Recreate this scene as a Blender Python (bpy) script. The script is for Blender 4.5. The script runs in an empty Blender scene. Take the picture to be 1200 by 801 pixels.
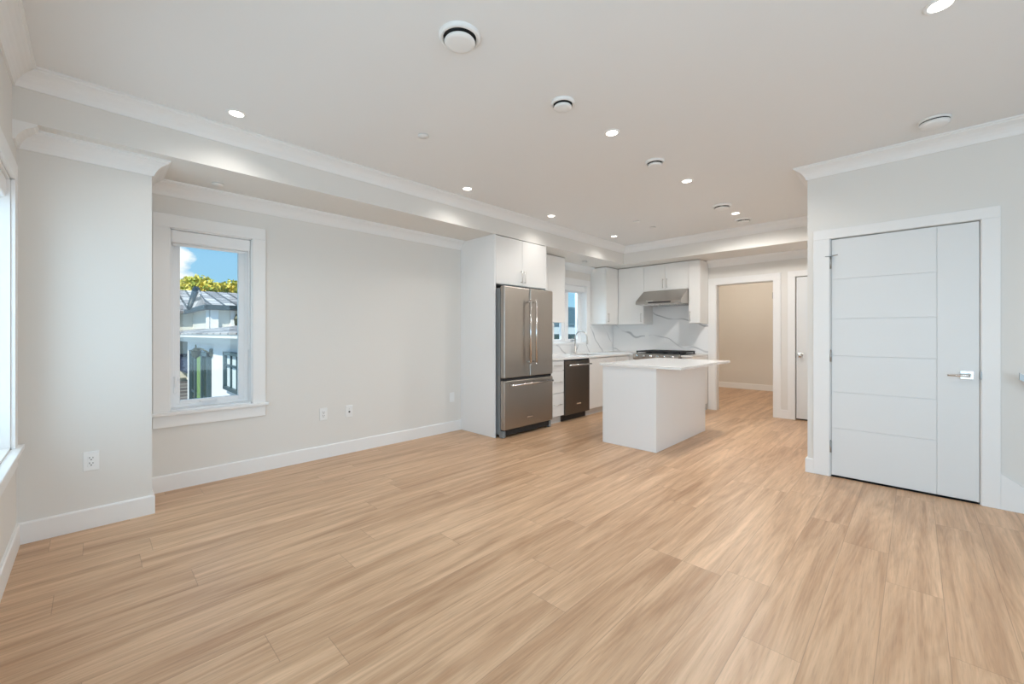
import bpy, bmesh, math, random
from mathutils import Vector, Matrix

C = bpy.context.scene.collection
S = bpy.context.scene
PI = math.pi

# ------------------------------------------------------------------ camera
F_PX, YAW, HEYE = 482.0, 44.459, 1.22
cam = bpy.data.cameras.new('camera')
cam.sensor_fit = 'HORIZONTAL'
cam.sensor_width = 36.0
cam.lens = F_PX / 1200 * 36.0
cam.shift_y = -9.22 / 1200
cam.clip_start = 0.02
cam.clip_end = 300
cam_o = bpy.data.objects.new('camera', cam)
cam_o.location = (0, 0, HEYE)
cam_o.rotation_euler = (PI / 2, 0, math.radians(YAW))
C.objects.link(cam_o)
S.camera = cam_o

# ------------------------------------------------------------------ view, world, sun, window daylight
S.view_settings.view_transform = 'Standard'
S.view_settings.look = 'None'
S.view_settings.exposure = 0.27
S.view_settings.gamma = 1.0
S.view_settings.use_curve_mapping = False
S.cycles.use_denoising = True
S.cycles.max_bounces = 12
S.cycles.diffuse_bounces = 8
S.cycles.sample_clamp_indirect = 4.0

WORLD_STRENGTH = 0.83
SUN_STRENGTH = 4.6
DAY_LEFT, DAY_REAR, DAY_RIGHT = 16.0, 46.0, 44.0
DAY_COL = (0.63, 0.82, 1.0)
POT_WATTS = 30.0
DAY_FILL_KITCHEN = 50.0
POT_COL = (1.0, 0.965, 0.92)
HALL_WATTS = 34.0


def build_world():
    w = bpy.data.worlds.new('sky')
    S.world = w
    w.use_nodes = True
    nt = w.node_tree
    nt.nodes.clear()
    out = nt.nodes.new('ShaderNodeOutputWorld')
    bg = nt.nodes.new('ShaderNodeBackground')
    tc = nt.nodes.new('ShaderNodeTexCoord')
    sep = nt.nodes.new('ShaderNodeSeparateXYZ')
    nt.links.new(tc.outputs['Generated'], sep.inputs[0])
    ramp = nt.nodes.new('ShaderNodeValToRGB')
    ramp.color_ramp.elements[0].position = 0.0
    ramp.color_ramp.elements[0].color = (0.42, 0.76, 0.98, 1)
    ramp.color_ramp.elements[1].position = 0.45
    ramp.color_ramp.elements[1].color = (0.20, 0.50, 0.95, 1)
    nt.links.new(sep.outputs['Z'], ramp.inputs[0])
    mp = nt.nodes.new('ShaderNodeMapping')
    mp.inputs['Scale'].default_value = (1.0, 1.0, 2.0)
    mp.inputs['Location'].default_value = (0.30, 0.1, 0.0)
    nt.links.new(tc.outputs['Generated'], mp.inputs['Vector'])
    no = nt.nodes.new('ShaderNodeTexNoise')
    no.inputs['Scale'].default_value = 7.0
    no.inputs['Detail'].default_value = 7.0
    no.inputs['Roughness'].default_value = 0.55
    nt.links.new(mp.outputs[0], no.inputs['Vector'])
    # a bank of cumulus in the west-south-west, broken by noise
    dist = nt.nodes.new('ShaderNodeVectorMath')
    dist.operation = 'DISTANCE'
    dist.inputs[1].default_value = (-0.984, 0.104, 0.145)
    nt.links.new(tc.outputs['Generated'], dist.inputs[0])
    bias = nt.nodes.new('ShaderNodeMapRange')
    bias.inputs['From Min'].default_value = 0.015
    bias.inputs['From Max'].default_value = 0.065
    bias.inputs['To Min'].default_value = 0.20
    bias.inputs['To Max'].default_value = -0.20
    nt.links.new(dist.outputs['Value'], bias.inputs['Value'])
    add = nt.nodes.new('ShaderNodeMath')
    add.operation = 'ADD'
    nt.links.new(no.outputs[0], add.inputs[0])
    nt.links.new(bias.outputs[0], add.inputs[1])
    cr = nt.nodes.new('ShaderNodeMapRange')
    cr.inputs['From Min'].default_value = 0.50
    cr.inputs['From Max'].default_value = 0.60
    nt.links.new(add.outputs[0], cr.inputs['Value'])
    mix = nt.nodes.new('ShaderNodeMixRGB')
    mix.inputs[2].default_value = (1.15, 1.15, 1.15, 1)
    nt.links.new(cr.outputs[0], mix.inputs[0])
    nt.links.new(ramp.outputs[0], mix.inputs[1])
    nt.links.new(mix.outputs[0], bg.inputs['Color'])
    bg.inputs['Strength'].default_value = WORLD_STRENGTH
    nt.links.new(bg.outputs[0], out.inputs['Surface'])


build_world()

sun = bpy.data.lights.new('sun', 'SUN')
sun.energy = SUN_STRENGTH
sun.angle = math.radians(1.0)
sun.color = (1.0, 0.95, 0.86)
sun_o = bpy.data.objects.new('sun', sun)
sun_o.rotation_euler = Vector((-0.45, 0.55, -0.70)).to_track_quat('-Z', 'Y').to_euler()
C.objects.link(sun_o)


def daylight(name, loc, direction, sx, sy, watts):
    """Added lamp standing in for daylight"""
    li = bpy.data.lights.new(name, 'AREA')
    li.shape = 'RECTANGLE'
    li.size, li.size_y = sx, sy
    li.energy = watts
    li.color = DAY_COL
    o = bpy.data.objects.new(name, li)
    o.location = loc
    o.rotation_euler = Vector(direction).to_track_quat('-Z', 'Z').to_euler()
    C.objects.link(o)


daylight('daylight_left', (-2.83, -0.47, 1.33), (0, 1, 0), 1.26, 1.44, DAY_LEFT)
daylight('daylight_rear', (0.2, -0.47, 1.2), (0, 1, 0), 3.4, 2.0, DAY_REAR)
daylight('daylight_fill_kitchen', (-4.92, 5.65, 2.36), (1, 0, -0.62), 0.95, 0.6, DAY_FILL_KITCHEN)  # added lamp hidden under the eave to brighten the kitchen
daylight('daylight_right', (2.72, 1.3, 1.3), (-1, 0, 0), 2.0, 1.9, DAY_RIGHT)

# ------------------------------------------------------------------ materials
MATS = {}


def nodes(name):
    m = bpy.data.materials.new(name)
    m.use_nodes = True
    nt = m.node_tree
    b = nt.nodes['Principled BSDF']
    MATS[name] = m
    return m, nt, b


def bump(nt, b, scale, dist, strength=0.2, detail=3.0, vec=None):
    no = nt.nodes.new('ShaderNodeTexNoise')
    no.inputs['Scale'].default_value = scale
    no.inputs['Detail'].default_value = detail
    if vec is None:
        tc = nt.nodes.new('ShaderNodeTexCoord')
        vec = tc.outputs['Object']
    nt.links.new(vec, no.inputs['Vector'])
    bp = nt.nodes.new('ShaderNodeBump')
    bp.inputs['Strength'].default_value = strength
    bp.inputs['Distance'].default_value = dist
    nt.links.new(no.outputs[0], bp.inputs['Height'])
    nt.links.new(bp.outputs[0], b.inputs['Normal'])
    return no


def plain(name, col, rough=0.5, metal=0.0, spec=0.5, tex=None, var=0.0, coat=0.0):
    m, nt, b = nodes(name)
    b.inputs['Base Color'].default_value = (*col, 1)
    b.inputs['Roughness'].default_value = rough
    b.inputs['Metallic'].default_value = metal
    b.inputs['Specular IOR Level'].default_value = spec
    b.inputs['Coat Weight'].default_value = coat
    if tex:
        no = bump(nt, b, tex[0], tex[1], tex[2])
        if var:
            mx = nt.nodes.new('ShaderNodeMixRGB')
            mx.inputs[1].default_value = (*[c * (1 - var) for c in col], 1)
            mx.inputs[2].default_value = (*[min(1, c * (1 + var)) for c in col], 1)
            nt.links.new(no.outputs[0], mx.inputs[0])
            nt.links.new(mx.outputs[0], b.inputs['Base Color'])
    return m


M_WALL = plain('wall_paint', (0.775, 0.755, 0.72), 0.65, spec=0.3, tex=(350, 0.0006, 0.15))
M_CEIL = plain('ceiling_paint', (0.82, 0.82, 0.815), 0.8, spec=0.2, tex=(300, 0.0006, 0.12))
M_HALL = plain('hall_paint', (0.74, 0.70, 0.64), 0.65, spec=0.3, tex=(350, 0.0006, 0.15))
M_TRIM = plain('trim_paint', (0.86, 0.855, 0.845), 0.38, spec=0.4, tex=(60, 0.0004, 0.08))
M_DOOR = plain('door_paint', (0.77, 0.78, 0.78), 0.35, spec=0.45, tex=(45, 0.0004, 0.08))
M_CAB = plain('cabinet_lacquer', (0.84, 0.83, 0.81), 0.28, spec=0.5, tex=(40, 0.0003, 0.05))
M_ISL = plain('island_panel', (0.86, 0.86, 0.86), 0.4, spec=0.4, tex=(40, 0.0003, 0.05))
M_TOE = plain('toe_kick_grey', (0.62, 0.61, 0.59), 0.5, tex=(40, 0.0003, 0.05))
M_VINYL = plain('window_vinyl', (0.88, 0.885, 0.89), 0.35, spec=0.5, tex=(40, 0.0003, 0.05))
M_PLATE = plain('white_plastic', (0.86, 0.86, 0.85), 0.35, tex=(80, 0.0002, 0.05))
M_VENT = plain('vent_plastic', (0.84, 0.835, 0.82), 0.45, tex=(80, 0.0002, 0.05))
M_BLACK = plain('black_gap', (0.015, 0.015, 0.016), 0.6, tex=(60, 0.0003, 0.1))
M_IRON = plain('cast_iron', (0.02, 0.02, 0.021), 0.55, tex=(220, 0.0006, 0.4))
M_CHROME = plain('chrome', (0.74, 0.73, 0.72), 0.16, metal=1.0, tex=(30, 0.0002, 0.03))
M_NICKEL = plain('satin_nickel', (0.62, 0.60, 0.57), 0.3, metal=1.0, tex=(90, 0.0002, 0.05))
M_HINGE = plain('hinge_steel', (0.42, 0.42, 0.42), 0.38, metal=1.0, tex=(90, 0.0002, 0.05))
M_FRSIDE = plain('fridge_side_grey', (0.20, 0.215, 0.22), 0.45, tex=(250, 0.0004, 0.2))
M_SLOT = plain('outlet_slot', (0.05, 0.05, 0.05), 0.6, tex=(90, 0.0002, 0.05))


def brushed(name, col, rough, axis_scale):
    m, nt, b = nodes(name)
    b.inputs['Metallic'].default_value = 1.0
    b.inputs['Roughness'].default_value = rough
    tc = nt.nodes.new('ShaderNodeTexCoord')
    mp = nt.nodes.new('ShaderNodeMapping')
    mp.inputs['Scale'].default_value = axis_scale
    nt.links.new(tc.outputs['Object'], mp.inputs['Vector'])
    no = bump(nt, b, 1.0, 0.0004, 0.10, 4.0, mp.outputs[0])
    mx = nt.nodes.new('ShaderNodeMixRGB')
    mx.inputs[1].default_value = (*[c * 0.93 for c in col], 1)
    mx.inputs[2].default_value = (*[c * 1.07 for c in col], 1)
    nt.links.new(no.outputs[0], mx.inputs[0])
    nt.links.new(mx.outputs[0], b.inputs['Base Color'])
    return m


M_STEEL = brushed('brushed_steel', (0.44, 0.41, 0.38), 0.30, (300, 4, 300))
M_STEELV = brushed('brushed_steel_vertical', (0.42, 0.39, 0.355), 0.30, (400, 400, 4))
M_DKSTEEL = brushed('dark_steel', (0.16, 0.145, 0.13), 0.33, (400, 400, 4))


def mat_floor():
    m, nt, b = nodes('oak_planks')
    L = nt.links.new

    def math_(op, a, b_=None, c_=None):
        n = nt.nodes.new('ShaderNodeMath')
        n.operation = op
        for i, v in enumerate((a, b_, c_)):
            if v is None:
                continue
            if isinstance(v, (int, float)):
                n.inputs[i].default_value = v
            else:
                L(v, n.inputs[i])
        return n.outputs[0]

    tc = nt.nodes.new('ShaderNodeTexCoord')
    sep = nt.nodes.new('ShaderNodeSeparateXYZ')
    L(tc.outputs['Object'], sep.inputs[0])
    W, LEN = 0.198, 1.52
    rx = math_('DIVIDE', math_('ADD', sep.outputs['X'], 10 * W + 0.304), W)
    row = math_('FLOOR', rx)
    fx = math_('FRACT', rx)
    wn = nt.nodes.new('ShaderNodeTexWhiteNoise')
    wn.noise_dimensions = '1D'
    L(math_('ADD', row, 3.37), wn.inputs['W'])
    ry = math_('DIVIDE', math_('ADD', math_('ADD', sep.outputs['Y'], 40.0), math_('MULTIPLY', wn.outputs['Value'], LEN)), LEN)
    col = math_('FLOOR', ry)
    fy = math_('FRACT', ry)
    idv = nt.nodes.new('ShaderNodeCombineXYZ')
    L(row, idv.inputs[0])
    L(col, idv.inputs[1])
    wn2 = nt.nodes.new('ShaderNodeTexWhiteNoise')
    wn2.noise_dimensions = '3D'
    L(idv.outputs[0], wn2.inputs['Vector'])
    # grain coordinates: stretched along the plank, shifted per plank
    off = nt.nodes.new('ShaderNodeVectorMath')
    off.operation = 'MULTIPLY_ADD'
    L(wn2.outputs['Color'], off.inputs[0])
    off.inputs[1].default_value = (37, 53, 11)
    L(tc.outputs['Object'], off.inputs[2])

    def grain(sx, sy, scale, detail, rough, dist=0.0):
        mp = nt.nodes.new('ShaderNodeMapping')
        mp.inputs['Scale'].default_value = (sx, sy, 1)
        L(off.outputs[0], mp.inputs['Vector'])
        no = nt.nodes.new('ShaderNodeTexNoise')
        no.inputs['Scale'].default_value = scale
        no.inputs['Detail'].default_value = detail
        no.inputs['Roughness'].default_value = rough
        no.inputs['Distortion'].default_value = dist
        L(mp.outputs[0], no.inputs['Vector'])
        return no.outputs[0]

    fine = grain(46, 1.7, 1.7, 6, 0.68, 0.5)
    broad = grain(8, 0.55, 1.25, 4, 0.55, 1.2)
    fleck = grain(150, 7.0, 1.2, 2, 0.5)
    rings = math_('MULTIPLY', math_('ABSOLUTE', math_('SUBTRACT', math_('FRACT', math_('MULTIPLY', grain(5.2, 0.36, 1.2, 2, 0.4, 0.5), 15.0)), 0.5)), 2.0)
    base = nt.nodes.new('ShaderNodeValToRGB')
    e = base.color_ramp.elements
    e[0].position, e[0].color = 0.0, (0.43, 0.248, 0.135, 1)
    e[1].position, e[1].color = 1.0, (0.735, 0.495, 0.312, 1)
    tone = math_('ADD', math_('MULTIPLY', wn2.outputs['Value'], 0.20), math_('MULTIPLY', math_('SUBTRACT', broad, 0.5), 2.1))
    tone = math_('ADD', math_('ADD', tone, 0.31), math_('MULTIPLY', rings, 0.20))
    L(tone, base.inputs[0])
    g1 = nt.nodes.new('ShaderNodeMapRange')
    g1.inputs['From Min'].default_value = 0.34
    g1.inputs['From Max'].default_value = 0.66
    g1.inputs['To Min'].default_value = 0.87
    g1.inputs['To Max'].default_value = 1.05
    L(fine, g1.inputs['Value'])
    g2 = nt.nodes.new('ShaderNodeMapRange')
    g2.inputs['From Min'].default_value = 0.30
    g2.inputs['From Max'].default_value = 0.48
    g2.inputs['To Min'].default_value = 0.88
    g2.inputs['To Max'].default_value = 1.0
    L(fleck, g2.inputs['Value'])
    # seams
    ex = math_('MINIMUM', fx, math_('SUBTRACT', 1.0, fx))
    ey = math_('MINIMUM', fy, math_('SUBTRACT', 1.0, fy))
    sx = math_('GREATER_THAN', ex, 0.0013 / W)
    sy = math_('GREATER_THAN', ey, 0.0013 / LEN)
    seam = math_('MULTIPLY', sx, sy)
    seamf = math_('MULTIPLY_ADD', seam, 0.30, 0.70)
    fac = math_('MULTIPLY', math_('MULTIPLY', g1.outputs[0], g2.outputs[0]), seamf)
    mul = nt.nodes.new('ShaderNodeVectorMath')
    mul.operation = 'SCALE'
    L(base.outputs[0], mul.inputs[0])
    L(fac, mul.inputs['Scale'])
    L(mul.outputs[0], b.inputs['Base Color'])
    b.inputs['Roughness'].default_value = 0.36
    b.inputs['Specular IOR Level'].default_value = 0.45
    rr = nt.nodes.new('ShaderNodeMapRange')
    rr.inputs['To Min'].default_value = 0.30
    rr.inputs['To Max'].default_value = 0.44
    L(fine, rr.inputs['Value'])
    L(rr.outputs[0], b.inputs['Roughness'])
    bp = nt.nodes.new('ShaderNodeBump')
    bp.inputs['Strength'].default_value = 0.25
    bp.inputs['Distance'].default_value = 0.001
    L(fac, bp.inputs['Height'])
    L(bp.outputs[0], b.inputs['Normal'])
    return m


M_FLOOR = mat_floor()


def mat_stone(name, base, vein, vscale, thr, rough, soft):
    m, nt, b = nodes(name)
    L = nt.links.new
    tc = nt.nodes.new('ShaderNodeTexCoord')
    mp = nt.nodes.new('ShaderNodeMapping')
    mp.inputs['Rotation'].default_value = (0.5, 0.7, 0.4)
    L(tc.outputs['Object'], mp.inputs['Vector'])
    no = nt.nodes.new('ShaderNodeTexNoise')
    no.inputs['Scale'].default_value = vscale * 1.1
    no.inputs['Detail'].default_value = 5
    L(mp.outputs[0], no.inputs['Vector'])
    mv = nt.nodes.new('ShaderNodeMixRGB')
    mv.blend_type = 'ADD'
    mv.inputs[0].default_value = 0.16
    L(mp.outputs[0], mv.inputs[1])
    L(no.outputs['Color'], mv.inputs[2])
    vo = nt.nodes.new('ShaderNodeTexWave')
    vo.wave_type = 'BANDS'
    vo.bands_direction = 'DIAGONAL'
    vo.inputs['Scale'].default_value = vscale
    vo.inputs['Distortion'].default_value = 6.0
    vo.inputs['Detail'].default_value = 2.0
    vo.inputs['Detail Scale'].default_value = 0.9
    vo.inputs['Detail Roughness'].default_value = 0.55
    L(mp.outputs[0], vo.inputs['Vector'])
    mr = nt.nodes.new('ShaderNodeMapRange')
    mr.inputs['From Min'].default_value = 1.0 - thr
    mr.inputs['From Max'].default_value = 1.0
    L(vo.outputs['Fac'], mr.inputs['Value'])
    pw = nt.nodes.new('ShaderNodeMath')
    pw.operation = 'POWER'
    L(mr.outputs[0], pw.inputs[0])
    pw.inputs[1].default_value = 1.5
    n2 = nt.nodes.new('ShaderNodeTexNoise')
    n2.inputs['Scale'].default_value = 2.2
    n2.inputs['Detail'].default_value = 2
    L(mp.outputs[0], n2.inputs['Vector'])
    m2 = nt.nodes.new('ShaderNodeMapRange')
    m2.inputs['From Min'].default_value = 0.37
    m2.inputs['From Max'].default_value = 0.55
    L(n2.outputs[0], m2.inputs['Value'])
    mm = nt.nodes.new('ShaderNodeMath')
    mm.operation = 'MULTIPLY'
    L(pw.outputs[0], mm.inputs[0])
    L(m2.outputs[0], mm.inputs[1])
    m3 = nt.nodes.new('ShaderNodeMath')
    m3.operation = 'MULTIPLY'
    L(mm.outputs[0], m3.inputs[0])
    m3.inputs[1].default_value = soft
    mx = nt.nodes.new('ShaderNodeMixRGB')
    mx.inputs[1].default_value = (*base, 1)
    mx.inputs[2].default_value = (*vein, 1)
    L(m3.outputs[0], mx.inputs[0])
    L(mx.outputs[0], b.inputs['Base Color'])
    b.inputs['Roughness'].default_value = rough
    return m


M_MARBLE = mat_stone('veined_marble', (0.89, 0.89, 0.89), (0.46, 0.465, 0.48), 1.25, 0.020, 0.16, 0.9)
M_QUARTZ = mat_stone('white_quartz', (0.86, 0.845, 0.825), (0.66, 0.65, 0.63), 0.9, 0.05, 0.15, 0.3)


def mat_glass():
    m = bpy.data.materials.new('window_glass')
    m.use_nodes = True
    nt = m.node_tree
    nt.nodes.clear()
    out = nt.nodes.new('ShaderNodeOutputMaterial')
    tr = nt.nodes.new('ShaderNodeBsdfTransparent')
    tr.inputs[0].default_value = (0.95, 0.975, 0.965, 1)
    gl = nt.nodes.new('ShaderNodeBsdfGlossy')
    gl.inputs['Roughness'].default_value = 0.02
    lw = nt.nodes.new('ShaderNodeLayerWeight')
    lw.inputs['Blend'].default_value = 0.5
    pw = nt.nodes.new('ShaderNodeMath')
    pw.operation = 'POWER'
    pw.inputs[1].default_value = 5.0
    nt.links.new(lw.outputs['Facing'], pw.inputs[0])
    fr = nt.nodes.new('ShaderNodeMath')
    fr.operation = 'MULTIPLY_ADD'
    fr.inputs[1].default_value = 0.6
    fr.inputs[2].default_value = 0.02
    nt.links.new(pw.outputs[0], fr.inputs[0])
    mx = nt.nodes.new('ShaderNodeMixShader')
    nt.links.new(fr.outputs[0], mx.inputs[0])
    nt.links.new(tr.outputs[0], mx.inputs[1])
    nt.links.new(gl.outputs[0], mx.inputs[2])
    nt.links.new(mx.outputs[0], out.inputs['Surface'])
    return m


M_GLASS = mat_glass()


def mat_lamp(name, col, strength):
    m = bpy.data.materials.new(name)
    m.use_nodes = True
    nt = m.node_tree
    nt.nodes.clear()
    out = nt.nodes.new('ShaderNodeOutputMaterial')
    em = nt.nodes.new('ShaderNodeEmission')
    em.inputs[0].default_value = (*col, 1)
    em.inputs[1].default_value = strength
    nt.links.new(em.outputs[0], out.inputs['Surface'])
    return m


M_LAMP = mat_lamp('lamp_lens', (1.0, 0.93, 0.82), 7.0)

# outside
M_STUCCO = plain('stucco_white', (0.78, 0.79, 0.80), 0.85, spec=0.2, tex=(6, 0.02, 0.5), var=0.05)
M_STUCCO2 = plain('stucco_beige', (0.66, 0.65, 0.58), 0.85, spec=0.2, tex=(6, 0.02, 0.4), var=0.05)
M_EXTRIM = plain('exterior_trim', (0.80, 0.81, 0.80), 0.6, tex=(8, 0.005, 0.2))
M_GUTTER = plain('dark_gutter', (0.018, 0.03, 0.035), 0.5, tex=(12, 0.003, 0.2))
M_NAVY = plain('navy_canvas', (0.012, 0.022, 0.06), 0.8, tex=(30, 0.003, 0.2))
M_BLUEGREY = plain('blue_grey_siding', (0.30, 0.36, 0.43), 0.7, tex=(10, 0.004, 0.2))
M_TEAL = plain('teal_door_frame', (0.035, 0.07, 0.085), 0.45, tex=(14, 0.003, 0.2))
M_DARKGLASS = plain('house_glass', (0.05, 0.075, 0.06), 0.05, spec=0.8, tex=(3, 0.002, 0.05))
M_LEAFREFL = plain('foliage_reflection_green', (0.20, 0.33, 0.13), 0.8, tex=(8, 0.02, 0.5), var=0.45)  # leaves mirrored in the door glass, put into the colour
M_BRONZE = plain('bronze_lantern', (0.07, 0.075, 0.05), 0.5, metal=0.6, tex=(30, 0.004, 0.3))
M_GROUND = plain('outside_ground', (0.30, 0.30, 0.28), 0.9, tex=(2, 0.02, 0.4), var=0.2)
M_BARK = plain('tree_bark', (0.12, 0.09, 0.06), 0.9, tex=(12, 0.02, 0.6), var=0.3)
M_CREAM = plain('cream_stone', (0.62, 0.58, 0.48), 0.85, tex=(5, 0.03, 0.6), var=0.3)
M_TEALROOF = plain('slate_teal_roof', (0.055, 0.105, 0.125), 0.7, tex=(5, 0.02, 0.5), var=0.25)
M_PALE = plain('pale_siding', (0.66, 0.74, 0.76), 0.7, tex=(5, 0.01, 0.3), var=0.06)


def mat_brick(name, c1, c2, mortar, scale, bw, rh, ms, rough, rot=(0, 0, 0)):
    m, nt, b = nodes(name)
    tc = nt.nodes.new('ShaderNodeTexCoord')
    mp = nt.nodes.new('ShaderNodeMapping')
    mp.inputs['Rotation'].default_value = rot
    nt.links.new(tc.outputs['Object'], mp.inputs['Vector'])
    br = nt.nodes.new('ShaderNodeTexBrick')
    br.inputs['Color1'].default_value = (*c1, 1)
    br.inputs['Color2'].default_value = (*c2, 1)
    br.inputs['Mortar'].default_value = (*mortar, 1)
    br.inputs['Scale'].default_value = scale
    br.inputs['Brick Width'].default_value = bw
    br.inputs['Row Height'].default_value = rh
    br.inputs['Mortar Size'].default_value = ms
    br.inputs['Bias'].default_value = 0.0
    nt.links.new(mp.outputs[0], br.inputs['Vector'])
    nt.links.new(br.outputs['Color'], b.inputs['Base Color'])
    b.inputs['Roughness'].default_value = rough
    bp = nt.nodes.new('ShaderNodeBump')
    bp.inputs['Strength'].default_value = 0.6
    bp.inputs['Distance'].default_value = 0.02
    nt.links.new(br.outputs['Fac'], bp.inputs['Height'])
    bp.invert = True
    nt.links.new(bp.outputs[0], b.inputs['Normal'])
    return m


M_SHINGLE = mat_brick('grey_shingles', (0.20, 0.185, 0.185), (0.56, 0.53, 0.51), (0.08, 0.08, 0.08), 1.0, 0.75, 0.42, 0.05, 0.9)
M_BRICK = mat_brick('grey_brick', (0.10, 0.10, 0.11), (0.19, 0.18, 0.18), (0.34, 0.34, 0.33), 1.0, 0.45, 0.15, 0.02, 0.9, (PI / 2, 0, 0))


def mat_leaf(name, c1, c2):
    m, nt, b = nodes(name)
    tc = nt.nodes.new('ShaderNodeTexCoord')
    no = nt.nodes.new('ShaderNodeTexNoise')
    no.inputs['Scale'].default_value = 2.2
    no.inputs['Detail'].default_value = 4
    nt.links.new(tc.outputs['Object'], no.inputs['Vector'])
    rp = nt.nodes.new('ShaderNodeValToRGB')
    rp.color_ramp.elements[0].position = 0.36
    rp.color_ramp.elements[0].color = (*c1, 1)
    rp.color_ramp.elements[1].position = 0.62
    rp.color_ramp.elements[1].color = (*c2, 1)
    nt.links.new(no.outputs[0], rp.inputs[0])
    nt.links.new(rp.outputs[0], b.inputs['Base Color'])
    b.inputs['Roughness'].default_value = 0.6
    return m


M_LEAFY = mat_leaf('yellow_leaves', (0.24, 0.34, 0.05), (0.85, 0.66, 0.12))
M_LEAFG = mat_leaf('green_leaves', (0.20, 0.32, 0.04), (0.60, 0.60, 0.12))

# ------------------------------------------------------------------ mesh helpers


class MB:
    """Collects shapes in world coordinates; build() links them as ONE mesh object."""

    def __init__(self):
        self.bm = bmesh.new()

    def _add(self, verts, faces, smooth=False):
        vs = [self.bm.verts.new(v) for v in verts]
        for f in faces:
            try:
                fc = self.bm.faces.new([vs[i] for i in f])
                fc.smooth = smooth
            except ValueError:
                pass
        return vs

    def box(self, x0, x1, y0, y1, z0, z1, bevel=0.0, seg=2):
        x0, x1 = min(x0, x1), max(x0, x1)
        y0, y1 = min(y0, y1), max(y0, y1)
        z0, z1 = min(z0, z1), max(z0, z1)
        v = [(x0, y0, z0), (x1, y0, z0), (x1, y1, z0), (x0, y1, z0), (x0, y0, z1), (x1, y0, z1), (x1, y1, z1), (x0, y1, z1)]
        f = [(0, 3, 2, 1), (4, 5, 6, 7), (0, 1, 5, 4), (1, 2, 6, 5), (2, 3, 7, 6), (3, 0, 4, 7)]
        vs = self._add(v, f)
        if bevel > 0:
            es = {e for w in vs for e in w.link_edges}
            bmesh.ops.bevel(self.bm, geom=list(es), offset=bevel, segments=seg, profile=0.5, affect='EDGES')
        return self

    def prism(self, pts, axis, a0, a1):
        """polygon pts in the other two axes (order x,y,z without axis), extruded along axis."""
        def mk(p, a):
            if axis == 'x':
                return (a, p[0], p[1])
            if axis == 'y':
                return (p[0], a, p[1])
            return (p[0], p[1], a)
        n = len(pts)
        v = [mk(p, a0) for p in pts] + [mk(p, a1) for p in pts]
        f = [tuple(range(n)), tuple(range(2 * n - 1, n - 1, -1))]
        for i in range(n):
            j = (i + 1) % n
            f.append((i, i + n, j + n, j))
        self._add(v, f)
        return self

    def poly(self, verts, faces):
        self._add(verts, faces)
        return self

    def lathe(self, c, prof, axis='z', n=32, smooth=True, cap=True):
        """prof: list of (radius, height along axis) revolved about axis through c."""
        c = Vector(c)
        A = {'x': Vector((1, 0, 0)), 'y': Vector((0, 1, 0)), 'z': Vector((0, 0, 1))}[axis] if isinstance(axis, str) else Vector(axis).normalized()
        U = A.orthogonal().normalized()
        W = A.cross(U)
        rings = []
        for r, h in prof:
            if r < 1e-6:
                rings.append([self.bm.verts.new(c + A * h)])
            else:
                rings.append([self.bm.verts.new(c + A * h + (U * math.cos(2 * PI * k / n) + W * math.sin(2 * PI * k / n)) * r) for k in range(n)])
        for a, b in zip(rings, rings[1:]):
            for k in range(n):
                l = (k + 1) % n
                if len(a) == 1 and len(b) == 1:
                    continue
                if len(a) == 1:
                    q = [a[0], b[k], b[l]]
                elif len(b) == 1:
                    q = [a[k], a[l], b[0]]
                else:
                    q = [a[k], a[l], b[l], b[k]]
                fc = self.bm.faces.new(q)
                fc.smooth = smooth
        if cap:
            for r in (rings[0], rings[-1]):
                if len(r) > 2:
                    self.bm.faces.new(r)
        return self

    def rod(self, p, q, r, n=14, r2=None):
        p, q = Vector(p), Vector(q)
        L = (q - p).length
        self.lathe(p, [(r, 0), (r if r2 is None else r2, L)], axis=(q - p), n=n)
        return self

    def tube(self, pts, r, n=12):
        pts = [Vector(p) for p in pts]
        rings = []
        up = None
        for i, p in enumerate(pts):
            t = (pts[min(i + 1, len(pts) - 1)] - pts[max(i - 1, 0)]).normalized()
            if up is None:
                up = t.orthogonal().normalized()
            U = (up - t * up.dot(t)).normalized()
            up = U
            W = t.cross(U)
            rr = r[i] if isinstance(r, (list, tuple)) else r
            rings.append([self.bm.verts.new(p + (U * math.cos(2 * PI * k / n) + W * math.sin(2 * PI * k / n)) * rr) for k in range(n)])
        for a, b in zip(rings, rings[1:]):
            for k in range(n):
                l = (k + 1) % n
                fc = self.bm.faces.new([a[k], a[l], b[l], b[k]])
                fc.smooth = True
        self.bm.faces.new(rings[0])
        self.bm.faces.new(rings[-1])
        return self

    def sweep(self, path, prof, z, closed=False):
        """profile (d = out of the wall to the right of travel, h) swept along a plan path with mitred corners."""
        P = [Vector((p[0], p[1])) for p in path]
        n = len(P)
        nor = []
        for i in range(n):
            def rn(a, b):
                d = (b - a).normalized()
                return Vector((d.y, -d.x))
            if closed:
                a, b = rn(P[i - 1], P[i]), rn(P[i], P[(i + 1) % n])
            elif i == 0:
                a = b = rn(P[0], P[1])
            elif i == n - 1:
                a = b = rn(P[-2], P[-1])
            else:
                a, b = rn(P[i - 1], P[i]), rn(P[i], P[i + 1])
            m = (a + b)
            m = m / max(1e-6, m.dot(a)) if m.length > 1e-6 else a
            nor.append(m)
        rings = [[self.bm.verts.new((P[i].x + nor[i].x * d, P[i].y + nor[i].y * d, z + h)) for d, h in prof] for i in range(n)]
        k = len(prof)
        segs = list(zip(rings, rings[1:])) + ([(rings[-1], rings[0])] if closed else [])
        for a, b in segs:
            for i in range(k):
                j = (i + 1) % k
                self.bm.faces.new([a[i], a[j], b[j], b[i]])
        if not closed:
            self.bm.faces.new(rings[0])
            self.bm.faces.new(rings[-1])
        return self

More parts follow.
